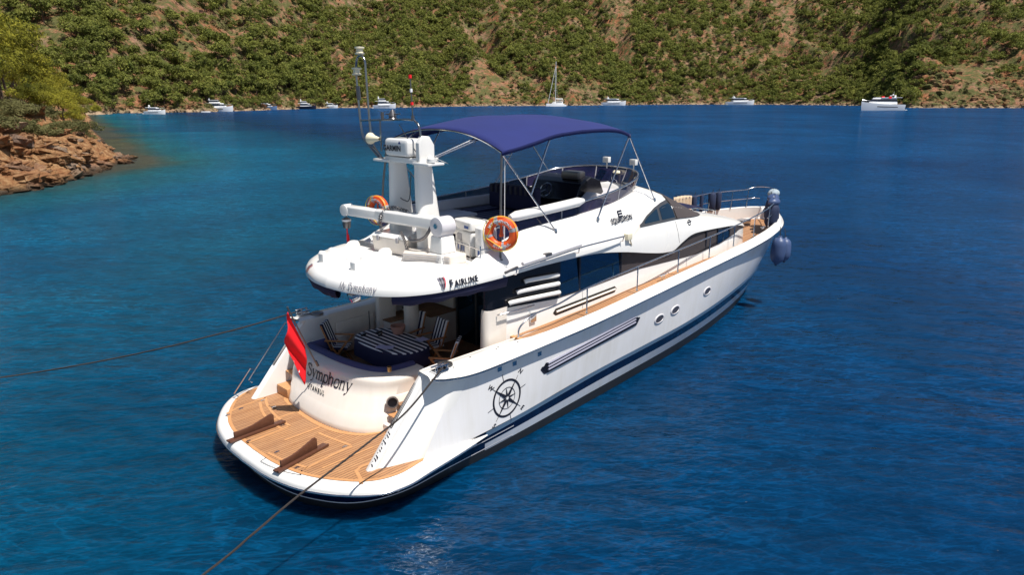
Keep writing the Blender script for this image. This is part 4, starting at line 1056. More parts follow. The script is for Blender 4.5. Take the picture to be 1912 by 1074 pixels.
mb = MB(); mb.tube([(5.38, -1.2, 6.6), (4.5, -.85, 6.25)], .02, 8); mb.tube([(5.38, -1.1, 6.62), (4.5, -.8, 6.27)], .02, 8); mb.tube([(5.38, 1.0, 6.68), (4.6, .8, 6.25)], .02, 8)
mb.build('canopy_stay', 'steel', bim, 60)

# ------------------------------------------------------------------ mast / arch
arch = None
def leg(sg):
    mb = MB(); secs = []
    for k in range(9):
        t = k/8; z = 4.05+t*2.05; xc = 4.55-.12*t; ch = .36-.15*t; th = .155-.05*t; yc = (.50-.05*t)*sg
        ring = []
        for j in range(20):
            a = 2*math.pi*j/20; cxx, sxx = math.cos(a), math.sin(a)
            ring.append((xc+ch*math.copysign(abs(cxx)**.7, cxx), yc+th*math.copysign(abs(sxx)**.7, sxx), z))
        secs.append(ring)
    mb.grid(secs, closev=True); return mb.build('mast_leg', 'white', Y, 60)
legs = [leg(1), leg(-1)]
mb = MB(); mb.box((4.2, -.60, 6.10), (4.75, .60, 6.22)); mb.box((4.15, -.98, 6.09), (4.6, -.42, 6.15)); mb.box((4.15, .42, 6.09), (4.6, 1.0, 6.15)); 
arch = mb.build('mast_crossbeam', 'white', Y, 25, .03)
mb = MB(); mb.box((4.12, -.33, 6.24), (4.62, .50, 6.62)); rd = mb.build('radar_housing', 'white', Y, 30, .10, 4)
mb = MB(); mb.prism([(4.2, -.50, 6.12), (4.2, -.50, 6.55), (4.3, -.50, 6.70), (4.5, -.50, 6.68), (4.62, -.50, 6.5), (4.62, -.50, 6.12)], (0, -.14, 0)); mb.build('mast_shoulder', 'white', arch, 30, .04, 3)
mb = text_mb('GARMIN', .16, lambda u, v: Vector((4.113, .52-u, 6.36+v)), spacing=1.05); mb.build('radar_lettering', 'ink', rd, 0)
mb = MB(); mb.add([(4.113, -.02, 6.51), (4.113, -.12, 6.51), (4.113, -.07, 6.58)], [(0, 1, 2)]); mb.build('radar_emblem', 'tealink', rd, 0)
mb = MB(); mb.lathe([(.0, 0), (.08, 0), (.05, .12), (.03, .14), (0, .14)], (4.35, -.78, 6.15), 12); mb.lathe([(0, 0), (.09, 0), (.09, .08), (0, .1)], (4.3, -.9, 6.16), 12); mb.build('gps_puck', 'white', arch, 40)
# twin hoop
mb = MB()
h1 = cr([(4.3, 1.25, 6.35), (4.3, 1.55, 6.62), (4.3, 1.64, 7.2), (4.3, 1.68, 7.9), (4.3, 1.68, 8.15), (4.3, 1.6, 8.33), (4.3, 1.45, 8.38), (4.3, 1.32, 8.26), (4.3, 1.30, 8.0), (4.3, 1.27, 7.2), (4.3, 1.18, 6.5), (4.3, .9, 6.2)], 5)
mb.tube(h1, .026, 10); mb.tube([(4.3, 1.25, 6.35), (4.3, .95, 6.15)], .03, 8); mb.tube([(4.35, 1.5, 6.5), (4.35, .75, 6.05)], .02, 8); mb.tube([(4.25, 1.42, 6.55), (4.25, .65, 6.1)], .02, 8)
hoop = mb.build('light_mast', 'midsteel', Y, 60)
mb = MB()
for y, z in ((1.50, 8.40), (1.66, 7.96)):
    mb = MB(); mb.lathe([(0, 0), (.10, 0), (.11, .03), (.08, .04), (.075, .12), (.11, .13), (.11, .16), (0, .17)], (4.3, y, z), 14); mb.build('lantern', 'lampcream', hoop, 40)
mb = MB(); mb.tube([(4.3, 1.655, 7.72), (4.3, 1.63, 7.42)], .05, 8); mb.build('instrument', 'darksteel', hoop, 40)
# aerial frame
mb = MB(); mb.tube(cr([(4.3, 1.62, 6.96), (4.3, .5, 7.0), (4.3, -.2, 7.02), (4.3, -.42, 6.98), (4.3, -.56, 6.8), (4.3, -.60, 6.2)], 5), .024, 8); mb.tube([(4.3, .85, 6.98), (4.3, .85, 6.3)], .018, 8)
fr_ = mb.build('aerial_frame', 'midsteel', Y, 60)
mb = MB(); mb.tube([(4.3, .75, 7.0), (4.3, .76, 7.16)], .035, 8); mb.lathe([(0, 0), (.10, 0), (.07, .05), (.09, .06), (.06, .14), (.03, .2), (0, .2)], (4.3, .38, 7.02), 12); mb.tube([(4.3, .62, 7.12), (4.3, .1, 7.13)], .012, 6); mb.build('anemometer', 'darksteel', fr_, 40)
mb = MB(); mb.tube([(4.3, -.33, 7.0), (4.3, -.33, 7.1)], .035, 8); mb.tube([(4.3, -.33, 7.1), (4.3, -.29, 7.9)], .014, 6); ant = mb.build('whip_aerial', 'darksteel', Y, 40)
mb = MB(); mb.tube([(4.3, -.322, 7.32), (4.3, -.319, 7.38)], .032, 8); mb.tube([(4.3, -.29, 7.86), (4.3, -.288, 7.93)], .034, 8); mb.build('red_band', 'red', ant, 40)
mb = MB(); mb.tube([(4.3, -.31, 7.58), (4.3, -.305, 7.65)], .028, 8); mb.build('white_band', 'flagwhite', ant, 40)
mb = MB(); mb.lathe([(.03, -.16), (.045, -.1), (.09, .10), (.13, .17), (.13, .2), (0, .19)], (4.2, .92, 6.58), 16, ax='Y'); mb.build('loud_hailer', 'lampcream', arch, 50)
mb = MB(); mb.tube([(4.3, -.4, 6.35), (4.3, 0.15, 6.9)], .01, 5); mb.tube(cr([(4.4, .38, 5.3), (4.4, .2, 5.25), (4.42, .05, 5.3), (4.45, .0, 5.9)], 4), .012, 5); mb.build('loose_cable', 'darksteel', arch, 50)

# ------------------------------------------------------------------ davit crane
cr_root = None
mb = MB()
def rbox(mb, c, hx, hy, z0, z1, tp=1.0, n=1):
    x, y = c; mb.add([(x-hx, y-hy, z0), (x+hx, y-hy, z0), (x+hx, y+hy, z0), (x-hx, y+hy, z0), (x-hx*tp, y-hy*tp, z1), (x+hx*tp, y-hy*tp, z1), (x+hx*tp, y+hy*tp, z1), (x-hx*tp, y+hy*tp, z1)], [(3, 2, 1, 0), (4, 5, 6, 7), (0, 1, 5, 4), (1, 2, 6, 5), (2, 3, 7, 6), (3, 0, 4, 7)])
PVX, PVY = 4.28, -1.22
rbox(mb, (PVX, PVY), .25, .25, 4.08, 4.30, .9); rbox(mb, (PVX, PVY), .21, .21, 4.30, 4.66, .85)
crane = mb.build('davit_pedestal', 'white', Y, 30, .04, 3)
mb = MB(); mb.cyl((PVX-.19, PVY-.02, 4.86), (PVX+.19, PVY-.02, 4.86), .21, 24); mb.box((PVX-.17, PVY-.16, 4.66), (PVX+.17, PVY+.12, 4.86)); mb.build('davit_knuckle', 'lightgrey', crane, 30, .025)
mb = MB(); mb.cyl((PVX-.21, PVY-.02, 4.88), (PVX-.19, PVY-.02, 4.88), .06, 12); mb.build('davit_pin', 'steel', crane, 30)
TPX, TPY, TPZ = 3.95, 1.92, 4.90
a = Vector((PVX, PVY+.05, 4.90)); b = Vector((TPX, TPY, TPZ)); d = (b-a); Ln = d.length; d.normalize(); sd = Vector((0, 0, 1)).cross(d).normalized(); upv = d.cross(sd)
mb = MB()
for (t0, t1, ww, hh) in ((0, .62, .13, .14), (.60, .97, .11, .12)):
    rows_ = []
    for t in (t0, t1): 
        c_ = a+d*Ln*t; rows_.append([c_+sd*sx_*ww+upv*sz_*hh for sx_, sz_ in ((-1, -.7), (-.7, -1), (.7, -1), (1, -.7), (1, .7), (.7, 1), (-.7, 1), (-1, .7))])
    o_ = len(mb.v); mb.grid(rows_, closev=True); mb.f.append(tuple(range(o_, o_+8))); mb.f.append(tuple(range(o_+8, o_+16))); mb.mi += [0, 0]
mb.cyl(b-sd*.12-d*.06, b+sd*.12-d*.06, .14, 16)
arm = mb.build('davit_arm', 'white', crane, 30, .015)
mb = MB(); mb.cyl(b-sd*.135-d*.06, b-sd*.12-d*.06, .05, 12); mb.cyl(b-Vector((0, 0, .12)), b-Vector((0, 0, .22)), .012, 6); mb.lathe([(0, -.45), (.08, -.42), (.10, -.33), (.10, -.2), (.05, -.17), (0, -.17)], tuple(b+Vector((0, 0, -.02))), 14)
hk = mb.build('hoist_ball', 'darksteel', Y, 40)
mb = MB(); mb.lathe([(.09, -.27), (.108, -.25), (.108, -.22), (.09, -.2)], tuple(b+Vector((0, 0, -.02))), 14); mb.build('ball_stripe', 'flagwhite', hk, 40)
mb = MB(); mb.tube([b+Vector((0, 0, -.45)), b+Vector((.01, .01, -.62))], .015, 6); mb.tube([b+Vector((.01, 0, -.6)), b+Vector((.0, -.03, -.85))], [.03, .045], 6); mb.build('red_tag', 'red', hk, 40)
mb = MB()
P = []
c0, c1, c2 = a+d*1.55+Vector((0, 0, .17)), a+d*1.2+Vector((-.3, 0, -.45)), Vector((PVX-.05, PVY+.15, 4.52))
core = cr([a+d*1.0+upv*.17, a+d*1.5+upv*.20, a+d*1.7-sd*-.16, a+d*1.68+Vector((-.16, 0, -.32))], 30)
core2 = cr([(4.0, -.15, 4.62), (3.95, -.35, 4.45), (3.9, -.55, 4.18), (3.95, -.85, 4.13), (4.05, -1.05, 4.3)], 30)
for C_ in (core, core2):
    P = []
    for i, p in enumerate(C_): P.append(p+Vector((math.cos(i*1.25)*.035, math.sin(i*1.25)*.03, math.sin(i*1.25)*.03)))
    mb.tube(P, .011, 5)
mb.tube(cr([(4.2, -1.05, 4.95), (4.05, -.9, 4.6), (3.95, -.6, 4.5), (4.0, -.45, 4.55)], 6), .035, 6)
mb.build('coiled_hose', 'darksteel', crane, 60)

# dinghy cradles moulded on the aft deck
for (x0, x1, y0) in ((2.60, 3.75, .80), (2.62, 3.8, -.40)):
    mb = MB()
    prof_ = [(0, -.1), (0, .17), (.04, .23), (.09, .23), (.13, .13), (.20, .10), (.27, .14), (.31, .23), (.40, .24), (.5, .16), (.65, .13), (.8, .17), (.92, .26), (1.02, .28), (1.12, .27), (1.18, .18), (1.18, -.1)]
    mb.prism([(x0+px_, y0+px_*.28, 4.03+pz_) for px_, pz_ in prof_], (-.03, .14, 0))
    mb.build('dinghy_cradle', 'lightgrey' if False else 'white', upper, 25, .02, 2)
mb = MB()
for y0 in (1.25, .45, -.5):
    for k in range(14): mb.add([(2.75+k*.12, y0+k*.03, 4.085), (2.81+k*.12, y0+.015+k*.03, 4.085), (2.81+k*.12, y0+.03+k*.03, 4.085), (2.75+k*.12, y0+.015+k*.03, 4.085)], [(0, 1, 2, 3)])
mb.build('deck_seam', 'darksteel', upper, 0)
# vented motor housing / seat beside the crane
mb = MB(); P = [(3.72, -.55), (4.0, -1.15), (4.15, -1.6), (4.6, -1.62), (4.65, -1.0), (4.45, -.4), (4.0, -.3)]
mb.prism([(x, y, 4.085) for x, y in P], (0, 0, .20)); hs = mb.build('plinth', 'cream', Y, 30, .04, 3)
mb = MB()
for k in range(3): mb.tube([(3.70, -.56, 4.13+k*.05), (3.97, -1.16, 4.13+k*.05), (4.12, -1.6, 4.13+k*.05)], .009, 5)
mb.build('plinth_groove', 'grey', hs, 60)

# ------------------------------------------------------------------ rails
mb = MB()
def gw(x, inb=.30): return itp(x, [p.x for p in CG], [p.y for p in CG])+inb
def railp(x, h, sg=1): return Vector((x, gw(x)*sg, capz(x)+h))
posts = [7.65, 9.8, 11.95, 13.95, 15.8]
for sg in (1, -1):
    mb = MB()
    top = [Vector((5.35, -2.42*sg, 2.40)), Vector((5.40, -2.42*sg, 2.62)), Vector((5.8, -2.44*sg, 2.82)), railp(6.6, .50, sg), railp(7.65, .63, sg), railp(9.8, .64, sg), railp(12, .64, sg), railp(14, .65, sg), railp(15.8, .66, sg), railp(17.6, .68, sg), railp(19.2, .70, sg), railp(20.6, .74, sg)]
    mb.tube(cr(top, 6), .021, 8); rl = mb.build('guard_rail', 'steel', Y, 60)
    for x in posts+[17.6]:
        m_ = MB(); m_.tube([railp(x, -.02, sg), railp(x, .64, sg)], .017, 6); m_.lathe([(.035, 0), (.03, .03), (0, .03)], tuple(railp(x, 0, sg)), 8); m_.build('stanchion', 'steel', rl, 60)
mb = MB()
bw = [(18.6, 1), (19.8, 1), (20.9, 1), (21.7, 1)]
for lvl in (.34, .72):
    P = [railp(x, lvl) for x in (19.0, 20.2, 21.2, 21.9)]; tip = Vector((22.5, 0, capz(22.5)+lvl+(.08 if lvl > .5 else 0)))
    L = cr(P+[Vector((22.35, -.3, tip.z)), Vector((22.35, .3, tip.z))]+[Vector((p.x, -p.y, p.z)) for p in P[::-1]], 5)
    if lvl < .5: mb.tube(L[:9], .016, 6); mb.tube(L[-22:], .016, 6)
    else: mb.tube(L, .019, 6)
Pm = [railp(x, .34, -1) for x in (15.0, 17, 19, 20.2)]; mb.tube(cr(Pm, 5), .015, 6)
for sg in (1, -1):
    for x in (19.2, 20.4, 21.4, 22.0): mb.tube([railp(x, -.02, sg), railp(x+.05, .72, sg)], .017, 6)
mb.build('pulpit', 'steel', Y, 60)
# coachroof rail
mb = MB(); mb.tube(cr([(14.7, -1.1, 4.03), (15.0, -1.08, 4.02), (16.2, -.95, 3.83), (16.6, -.9, 3.74)], 5), .018, 6)
for x, z in ((14.9, 4.0), (15.7, 3.9), (16.4, 3.78)): mb.tube([(x, -1.05, z-.12), (x, -1.04, z)], .015, 6)
mb.build('coachroof_rail', 'steel', upper, 60)
mb = MB(); mb.prism([(14.8, -.6, 4.0), (15.0, -.6, 4.14), (16.2, -.6, 3.88), (16.6, -.6, 3.74)], (0, 1.7, 0)); mb.build('foredeck_sunpad', 'navycloth', upper, 25, .03)
# foredeck gear
mb = MB(); random.seed(5)
for k in range(6):
    c_ = Vector((17.9+k*.22, -.5+.22*k, deckz(18)+.06)); r_ = .10+.07*random.random()
    mb.tube([c_+Vector((r_*math.cos(t)*1.3, r_*math.sin(t), .10*math.sin(t*2+k)+.08)) for t in np.linspace(0, 2*math.pi, 15)[:-1]], .016, 5, closed=True)
mb.box((20.3, -.2, deckz(20.5)+.03), (20.9, .2, deckz(20.5)+.28)); mb.cyl((20.2, 0, deckz(20.5)+.05), (20.2, 0, deckz(20.5)+.3), .1, 12)
mb.build('windlass', 'steel', Y, 40)
mb = MB()
for x in (11.2, 18.7):
    for sg in (1, -1):
        c_ = railp(x, .03, sg)+Vector((0, .05*sg, 0)); mb.tube([c_+Vector((-.16, 0, .05)), c_+Vector((.16, 0, .05))], .018, 6); mb.cyl(c_+Vector((-.06, 0, -.03)), c_+Vector((-.06, 0, .05)), .015, 6); mb.cyl(c_+Vector((.06, 0, -.03)), c_+Vector((.06, 0, .05)), .015, 6)
mb.build('mooring_cleat', 'steel', Y, 40)
# stern fairlead + winch
for sg in (1, -1):
    mb = MB(); x, y, z = 2.98, -2.58, 2.35
    mb.box((x-.16, (y-.09)*sg if sg > 0 else y*-1-.09, z), (x+.16, (y+.09) if sg > 0 else -y+.09, z+.04))
    for dx in (-.13, 0, .13): mb.cyl((x+dx, (y-.06)*sg, z+.04), (x+dx, (y-.06)*sg, z+.13), .025, 8)
    mb.tube([(x-.16, (y+.07)*sg, z+.10), (x+.16, (y+.07)*sg, z+.10)], .02, 6); mb.tube([(x-.16, (y-.08)*sg, z+.13), (x+.16, (y-.08)*sg, z+.13)], .02, 6)
    mb.build('stern_fairlead', 'steel', Y, 40, .004)
    mb = MB(); mb.lathe([(0, .05), (.07, .05), (.1, .035), (.15, .03), (.16, 0)], (x+.28, (y+.17)*sg, z+.003), 18); mb.build('capstan', 'darksteel', Y, 40)
mb = MB()
for x, y in ((3.9, -2.45), (4.6, -2.5), (4.7, -2.45), (3.3, -2.62), (5.2, -2.55)): mb.box((x-.02, y-.012, capz(x)+.004), (x+.02, y+.012, capz(x)+.012))
mb.build('filler_cap', 'darksteel', Y, 0)
# flag staff (part), flag is a thing
mb = MB(); mb.tube([(2.15, .6, 1.82), (1.54, .52, 3.28)], .016, 8); mb.lathe([(0, 0), (.02, .01), (.02, .04), (0, .05)], (1.54, .52, 3.27), 8)
mb.cyl((2.17, .6, 1.80), (2.12, .594, 1.93), .03, 8); mb.build('flag_staff', 'darksteel', panel, 50)
# poles that carry the lifebuoys
for sg in (1, -1):
    mb = MB(); mb.tube([(5.1, -2.13*sg, 4.08), (5.12, -2.12*sg, 4.7), (5.18, -2.07*sg, 5.5), (5.28, -2.0*sg, 6.34)], .024, 8); mb.lathe([(.06, 0), (.05, .03), (0, .03)], (5.1, -2.13*sg, 4.13), 10)
    mb.build('canopy_pole', 'darksteel', bim, 60)
mb = MB(); mb.tube([(5.42, -1.95, 6.3), (5.3, -2.05, 4.2)], .008, 5); mb.tube([(5.36, -.2, 6.02), (4.5, -.75, 6.24)], .008, 5); mb.build('stay_line', 'flagwhite', bim, 60)

# ================================================================== THINGS ABOARD
# ensign
def flag_pt(u, v):
    "u along hoist (0 top..1), v fly 0..1 ; hangs limp from the staff"
    top = Vector((1.56, .53, 3.20)); bot = Vector((1.94, .575, 2.30))
    h = top.lerp(bot, u)
    dxy = Vector((-.05, .03, 0)); 
    x = h.x-.06*v+.05*math.sin(v*8+u*3)*(v**.6); y = h.y+.13*v*(1-.5*u)+.06*math.sin(v*10+1.5*u)
    z = h.z-v*(.86-.10*u)-.08*v*v
    return Vector((x-.02, y, z))
mb = MB(); mb.grid([[flag_pt(u, v) for v in np.linspace(0, 1, 16)] for u in np.linspace(0, 1, 14)])
fl = mb.build('ensign', 'red', None, 180); s_ = fl.modifiers.new('s', 'SOLIDIFY'); s_.thickness = .006
tag(fl, 'limp red ensign with white crescent hanging from the leaning stern staff', 'flag')
def fdec(poly, off=-.010):
    m = MB(); m.add([flag_pt(u, v)+Vector((off, off*.8, 0)) for u, v in poly], [tuple(range(len(poly)))]); return m
mb = MB(); 
L = []
for t in np.linspace(R(50), R(310), 22):
    L.append([flag_pt(.45+.20*math.sin(t), min(.97, .93+.17*math.cos(t)))+Vector((-.010, -.008, 0)), flag_pt(.45+.155*math.sin(t), min(.975, .96+.13*math.cos(t)))+Vector((-.010, -.008, 0))])
mb.grid(L)
st_ = [(.12+(.07 if k % 2 == 0 else .035)*math.sin(k*math.pi/5), .90+(.06 if k % 2 == 0 else .03)*math.cos(k*math.pi/5)) for k in range(10)]
mb.add([flag_pt(u, v)+Vector((-.010, -.008, 0)) for u, v in st_], [tuple(range(10))]); mb.build('crescent_and_star', 'flagwhite', fl, 0)

# lifebuoys
def lifebuoy(loc, rz, label):
    root = empty('lifebuoy', loc, label, 'lifebuoy', 'orange lifebuoys on the canopy poles', rz)
    mb = MB(); Rr, rr = .275, .098
    secs = []
    for k in range(36):
        t = 2*math.pi*k/36; c = Vector((0, math.cos(t)*Rr, math.sin(t)*Rr)); dr = Vector((0, math.cos(t), math.sin(t)))
        secs.append([c+dr*rr*math.cos(p)+Vector((1, 0, 0))*rr*math.sin(p) for p in [2*math.pi*j/14 for j in range(14)]])
    mb.grid(secs, closeu=True, closev=True); ringo = mb.build('buoy_ring', 'orange', root, 60)
    mb = MB()
    for a in (R(65), R(155), R(250), R(340)):
        secs = []
        for k in range(4):
            t = a+k*.08; c = Vector((0, math.cos(t)*Rr, math.sin(t)*Rr)); dr = Vector((0, math.cos(t), math.sin(t)))
            secs.append([c+dr*(rr+.003)*math.cos(p)+Vector((1, 0, 0))*(rr+.003)*math.sin(p) for p in [2*math.pi*j/14 for j in range(14)]])
        mb.grid(secs, closev=True)
    mb.build('reflective_band', 'grey', ringo, 60)
    mb = MB()
    P = []
    for k in range(40):
        t = 2*math.pi*k/40; b_ = abs(math.sin(2*t+.4)); rad = Rr+rr+.005 + .03*b_-.35*rr*(1-b_)
        P.append((-.09*(1-b_*.2), math.cos(t)*(Rr+.09+.02*b_), math.sin(t)*(Rr+.09+.02*b_)))
    mb.tube(P, .008, 5, closed=True)
    mb.tube([(-.1, .12, .33), (-.12, .22, .05), (-.1, .30, -.1)], .007, 5); mb.tube([(-.1, .3, -.1), (-.11, -.05, -.3)], .007, 5)
    mb.build('grab_line', 'yellow', root, 60)
    def arc(s, a0, flip):
        def f(u, v):
            t = a0-(u/Rr)*(1 if not flip else -1); rad = Rr-.035+v if not flip else Rr+.035-v
            # seen from the -x side, +y is to the left
            h = rad-Rr; return Vector((-math.sqrt(max(.0001, rr*rr-h*h))-.004, -math.cos(t)*rad, math.sin(t)*rad))
        return f
    mb = text_mb('M/Y SYMPHONY', .085, arc('', R(155), False)); mb.build('buoy_lettering', 'flagwhite', ringo, 0); text_mb('ISTANBUL', .085, arc('', R(238), True)).build('buoy_lettering', 'flagwhite', ringo, 0)
    mb = MB(); mb.lathe([(0, .1), (.02, .1), (.035, 0), (.05, -.02), (.05, -.07), (0, -.08)], (.0, 0, .0), 10); mb.tube([(0, 0, .1), (0, 0, .2)], .02, 6); mb.build('rescue_light', 'orange', root, 50)
    return root
lifebuoy((5.06, -2.20, 4.73), R(28), 'orange lifebuoy with yellow line on the starboard canopy pole, in front of the white cushion')
lifebuoy((5.06, 2.20, 4.73), R(8), 'orange lifebuoy partly behind the crane arm and mast leg, on the far canopy pole')

# deck boxes
root = empty('storage_box', (4.25, .28, 4.09), 'white lidded storage box under the crane arm on the aft flybridge deck', 'storage box', rz=R(8))
mb = MB(); mb.add([(-.30, -.50, 0), (.30, -.50, 0), (.30, .50, 0), (-.30, .50, 0), (-.34, -.54, .36), (.34, -.54, .36), (.34, .54, .36), (-.34, .54, .36)], [(3, 2, 1, 0), (4, 5, 6, 7), (0, 1, 5, 4), (1, 2, 6, 5), (2, 3, 7, 6), (3, 0, 4, 7)])
mb.build('box_body', 'cream', root, 25, .04, 3)
mb = MB(); mb.add([(-.36, -.56, .365), (.36, -.56, .365), (.36, .56, .365), (-.36, .56, .365), (-.28, -.48, .45), (.28, -.48, .45), (.28, .48, .45), (-.28, .48, .45)], [(3, 2, 1, 0), (4, 5, 6, 7), (0, 1, 5, 4), (1, 2, 6, 5), (2, 3, 7, 6), (3, 0, 4, 7)]); mb.build('lid', 'white', root, 25, .02, 3)
mb = MB()
for y in (-.3, .3): mb.box((-.375, y-.03, .28), (-.335, y+.03, .40))
mb.build('latch', 'grey', root, 25, .006)
root = empty('life_raft_canister', (5.12, -1.22, 4.09), 'tall white canister with printed notices strapped in a steel cradle behind the crane', 'life raft', rz=R(-12))
mb = MB(); mb.box((-.24, -.36, .04), (.24, .34, .58)); mb.build('canister_shell', 'white', root, 25, .06, 3)
mb = MB(); mb.box((-.26, -.38, .60), (.26, .36, .82)); mb.build('canister_lid', 'white', root, 25, .07, 3)
mb = MB(); mb.box((-.20, -.74, .06), (.20, -.44, .74)); mb.build('side_case', 'lampcream' if False else 'white', root, 25, .07, 3)
mb = MB()
for y in (-.38, .05, -.80):
    mb.tube([(-.27, y, 0), (-.27, y, .38)], .016, 6); mb.tube([(.27, y, 0), (.27, y, .38)], .016, 6)
for z in (.02, .30): mb.tube([(-.27, -.80, z), (-.27, .34, z), (.27, .34, z), (.27, -.80, z)], .015, 6, closed=True)
mb.build('steel_cradle', 'steel', root, 50)
mb = MB(); mb.box((-.246, .02, .36), (-.2415, .22, .52)); mb.box((-.246, -.10, .12), (-.2415, .24, .27)); mb.build('printed_notice', 'grey', root, 0)
mb = MB()
for k in range(4): mb.box((-.249, -.08+k*.08, .15), (-.247, -.04+k*.08, .25))
mb.box((-.266, -.30, .66), (-.262, -.12, .72)); mb.box((-.206, -.66, .1), (-.202, -.58, .24)); mb.build('blue_mark', 'tealink', root, 0)

# table and cloth
tb = empty('dining_table', (3.95, .35, 1.25), 'oval dining table in the shaded cockpit', 'table')
mb = MB()
def ell(cx, cy, a, b, z, n=40, pw=2.6):
    out = []
    for k in range(n):
        t = 2*math.pi*k/n; c_, s_ = math.cos(t), math.sin(t)
        out.append((cx+a*math.copysign(abs(c_)**(2/pw), c_), cy+b*math.copysign(abs(s_)**(2/pw), s_), z))
    return out
mb.grid([ell(0, 0, .58, .98, .70), ell(0, 0, .60, 1.0, .72), ell(0, 0, .58, .98, .74)], closev=True); mb.add(ell(0, 0, .58, .98, .74), [tuple(range(40))]); mb.add(ell(0, 0, .58, .98, .70), [tuple(range(40))]); mb.build('table_top', 'chairwood', tb, 30)
mb = MB(); mb.cyl((0, .4, 0), (0, .4, .7), .07, 14); mb.cyl((0, -.4, 0), (0, -.4, .7), .07, 14); mb.build('table_leg', 'steel', tb, 40)
mb = MB(); rw = []
for k, (s_, z) in enumerate(((0, .75), (.6, .752), (1.0, .752), (1.03, .735), (1.05, .66), (1.07, .50), (1.09, .38))):
    rr_ = ell(0, 0, .60*s_+.001, 1.0*s_+.001, z, 60)
    if k > 4: rr_ = [(x*(1+.02*math.sin(i*1.05)), y*(1+.012*math.sin(i*1.05)), z+.01*math.sin(i*.5)) for i, (x, y, z) in enumerate(rr_)]
    rw.append(rr_)
mb.grid(rw[:4], 0, closev=True); mb.grid(rw[3:], 1, closev=True)
tc_ = mb.build('tablecloth', ['stripeX', 'navycloth'], None, 60, loc=(3.95, .35, 1.25), rot=(0, 0, 0)); tag(tc_, 'navy and white striped cloth draped over the oval cockpit table', 'tablecloth')
# folded cloth, napkin, mug, basket
mb = MB(); random.seed(11); mb.grid([[(x, y, .01+.035*noise.noise(Vector((x*9, y*9, 3)))+.03) for y in np.linspace(-.2, .2, 9)] for x in np.linspace(-.12, .12, 7)])
o = mb.build('folded_towel', 'cloth', None, 60, loc=(3.52, -.02, 2.0), rot=(0, 0, R(25))); tag(o, 'pale blue towel crumpled on the stern end of the striped table', 'towel')
mb = MB()
for (x, y, a_) in ((.1, .55, .3), (-.05, .75, 1.2), (.2, .35, 2.0)): mb.box((x-.08, y-.03, .0), (x+.08, y+.03, .05), M_=Matrix.Rotation(a_*.3, 4, 'Z'))
o = mb.build('black_case', 'black', None, 25, .012, loc=(4.0, .4, 2.005)); tag(o, 'small dark case lying on the far side of the striped tablecloth', 'case')
mb = MB(); mb.lathe([(0, 0), (.045, 0), (.05, .02), (.05, .11), (.044, .11), (.042, .02), (0, .02)], (0, 0, 0), 16); o = mb.build('brass_mug', 'bronze', None, 40, loc=(2.93, -.98, 1.90)); tag(o, 'brass mug standing on the end of the blue cockpit cushion', 'mug')
mb = MB(); mb.lathe([(0, 0), (.12, 0), (.17, .12), (.18, .2), (.16, .2), (.11, .02), (0, .02)], (0, 0, 0), 18); o = mb.build('woven_basket', 'skin_pink', None, 40, loc=(4.36, .62, 2.005)); tag(o, 'pinkish woven basket standing on the table before the far chair', 'basket')
mb = MB(); mb.grid([[(x, y, .03+.02*noise.noise(Vector((x*14, y*14, 8)))) for y in np.linspace(-.13, .13, 7)] for x in np.linspace(-.13, .13, 7)]); o = mb.build('white_napkin', 'cloth', None, 60, loc=(4.45, -.18, 2.0)); tag(o, 'white crumpled napkin on the forward corner of the striped table', 'napkin')

# folding chairs
def chair(loc, rz, label):
    root = empty('folding_chair', loc, label, 'chair', 'folding chairs around the cockpit table', rz)
    for sg in (1, -1):
        y = .25*sg
        mb = MB(); mb.prism([(-.24, y-.015, .0), (-.19, y-.015, 0), (.28, y-.015, .62), (.23, y-.015, .64)], (0, .03, 0)); mb.build('leg', 'chairwood', root, 20, .004)
        mb = MB(); mb.prism([(.24, y-.045*sg, .0), (.19, y-.045*sg, 0), (-.24, y-.045*sg, .62), (-.19, y-.045*sg, .64)], (0, .025*sg, 0)); mb.build('leg', 'chairwood', root, 20, .004)
        mb = MB(); mb.prism([(-.14, y-.012, .42), (-.10, y-.012, .40), (-.32, y-.012, 1.02), (-.36, y-.012, 1.02)], (0, .026, 0)); mb.build('back_post', 'chairwood', root, 20, .004)
        mb = MB(); mb.box((-.27, y-.03, .64), (.30, y+.03, .67)); mb.build('armrest', 'chairwood', root, 20, .008)
    mb = MB(); mb.box((-.22, -.23, .42), (.25, .23, .47)); mb.build('seat', 'stripeC', root, 25, .02)
    mb = MB(); mb.prism([(-.10, -.235, .46), (-.15, -.235, .46), (-.38, -.235, 1.04), (-.31, -.235, 1.05)], (0, .47, 0)); mb.build('backrest', 'stripeC', root, 25, .02)
    return root
ch = chair((3.35, 1.62, 1.25), R(-50), 'folding chair with striped back at the left end of the table, beside the port coaming')
for loc, rz, lab in (((4.95, .95, 1.25), R(190), 'striped folding chair behind the table, just left of the column'),
                     ((4.95, .10, 1.25), R(172), 'striped folding chair behind the table, to the right of the white column'),
                     ((4.38, -1.05, 1.25), R(128), 'striped folding chair at the right end of the table, its wooden frame side-on')):
    c = copy_tree(ch); c.location = loc; c.rotation_euler = (0, 0, rz); c['label'] = lab

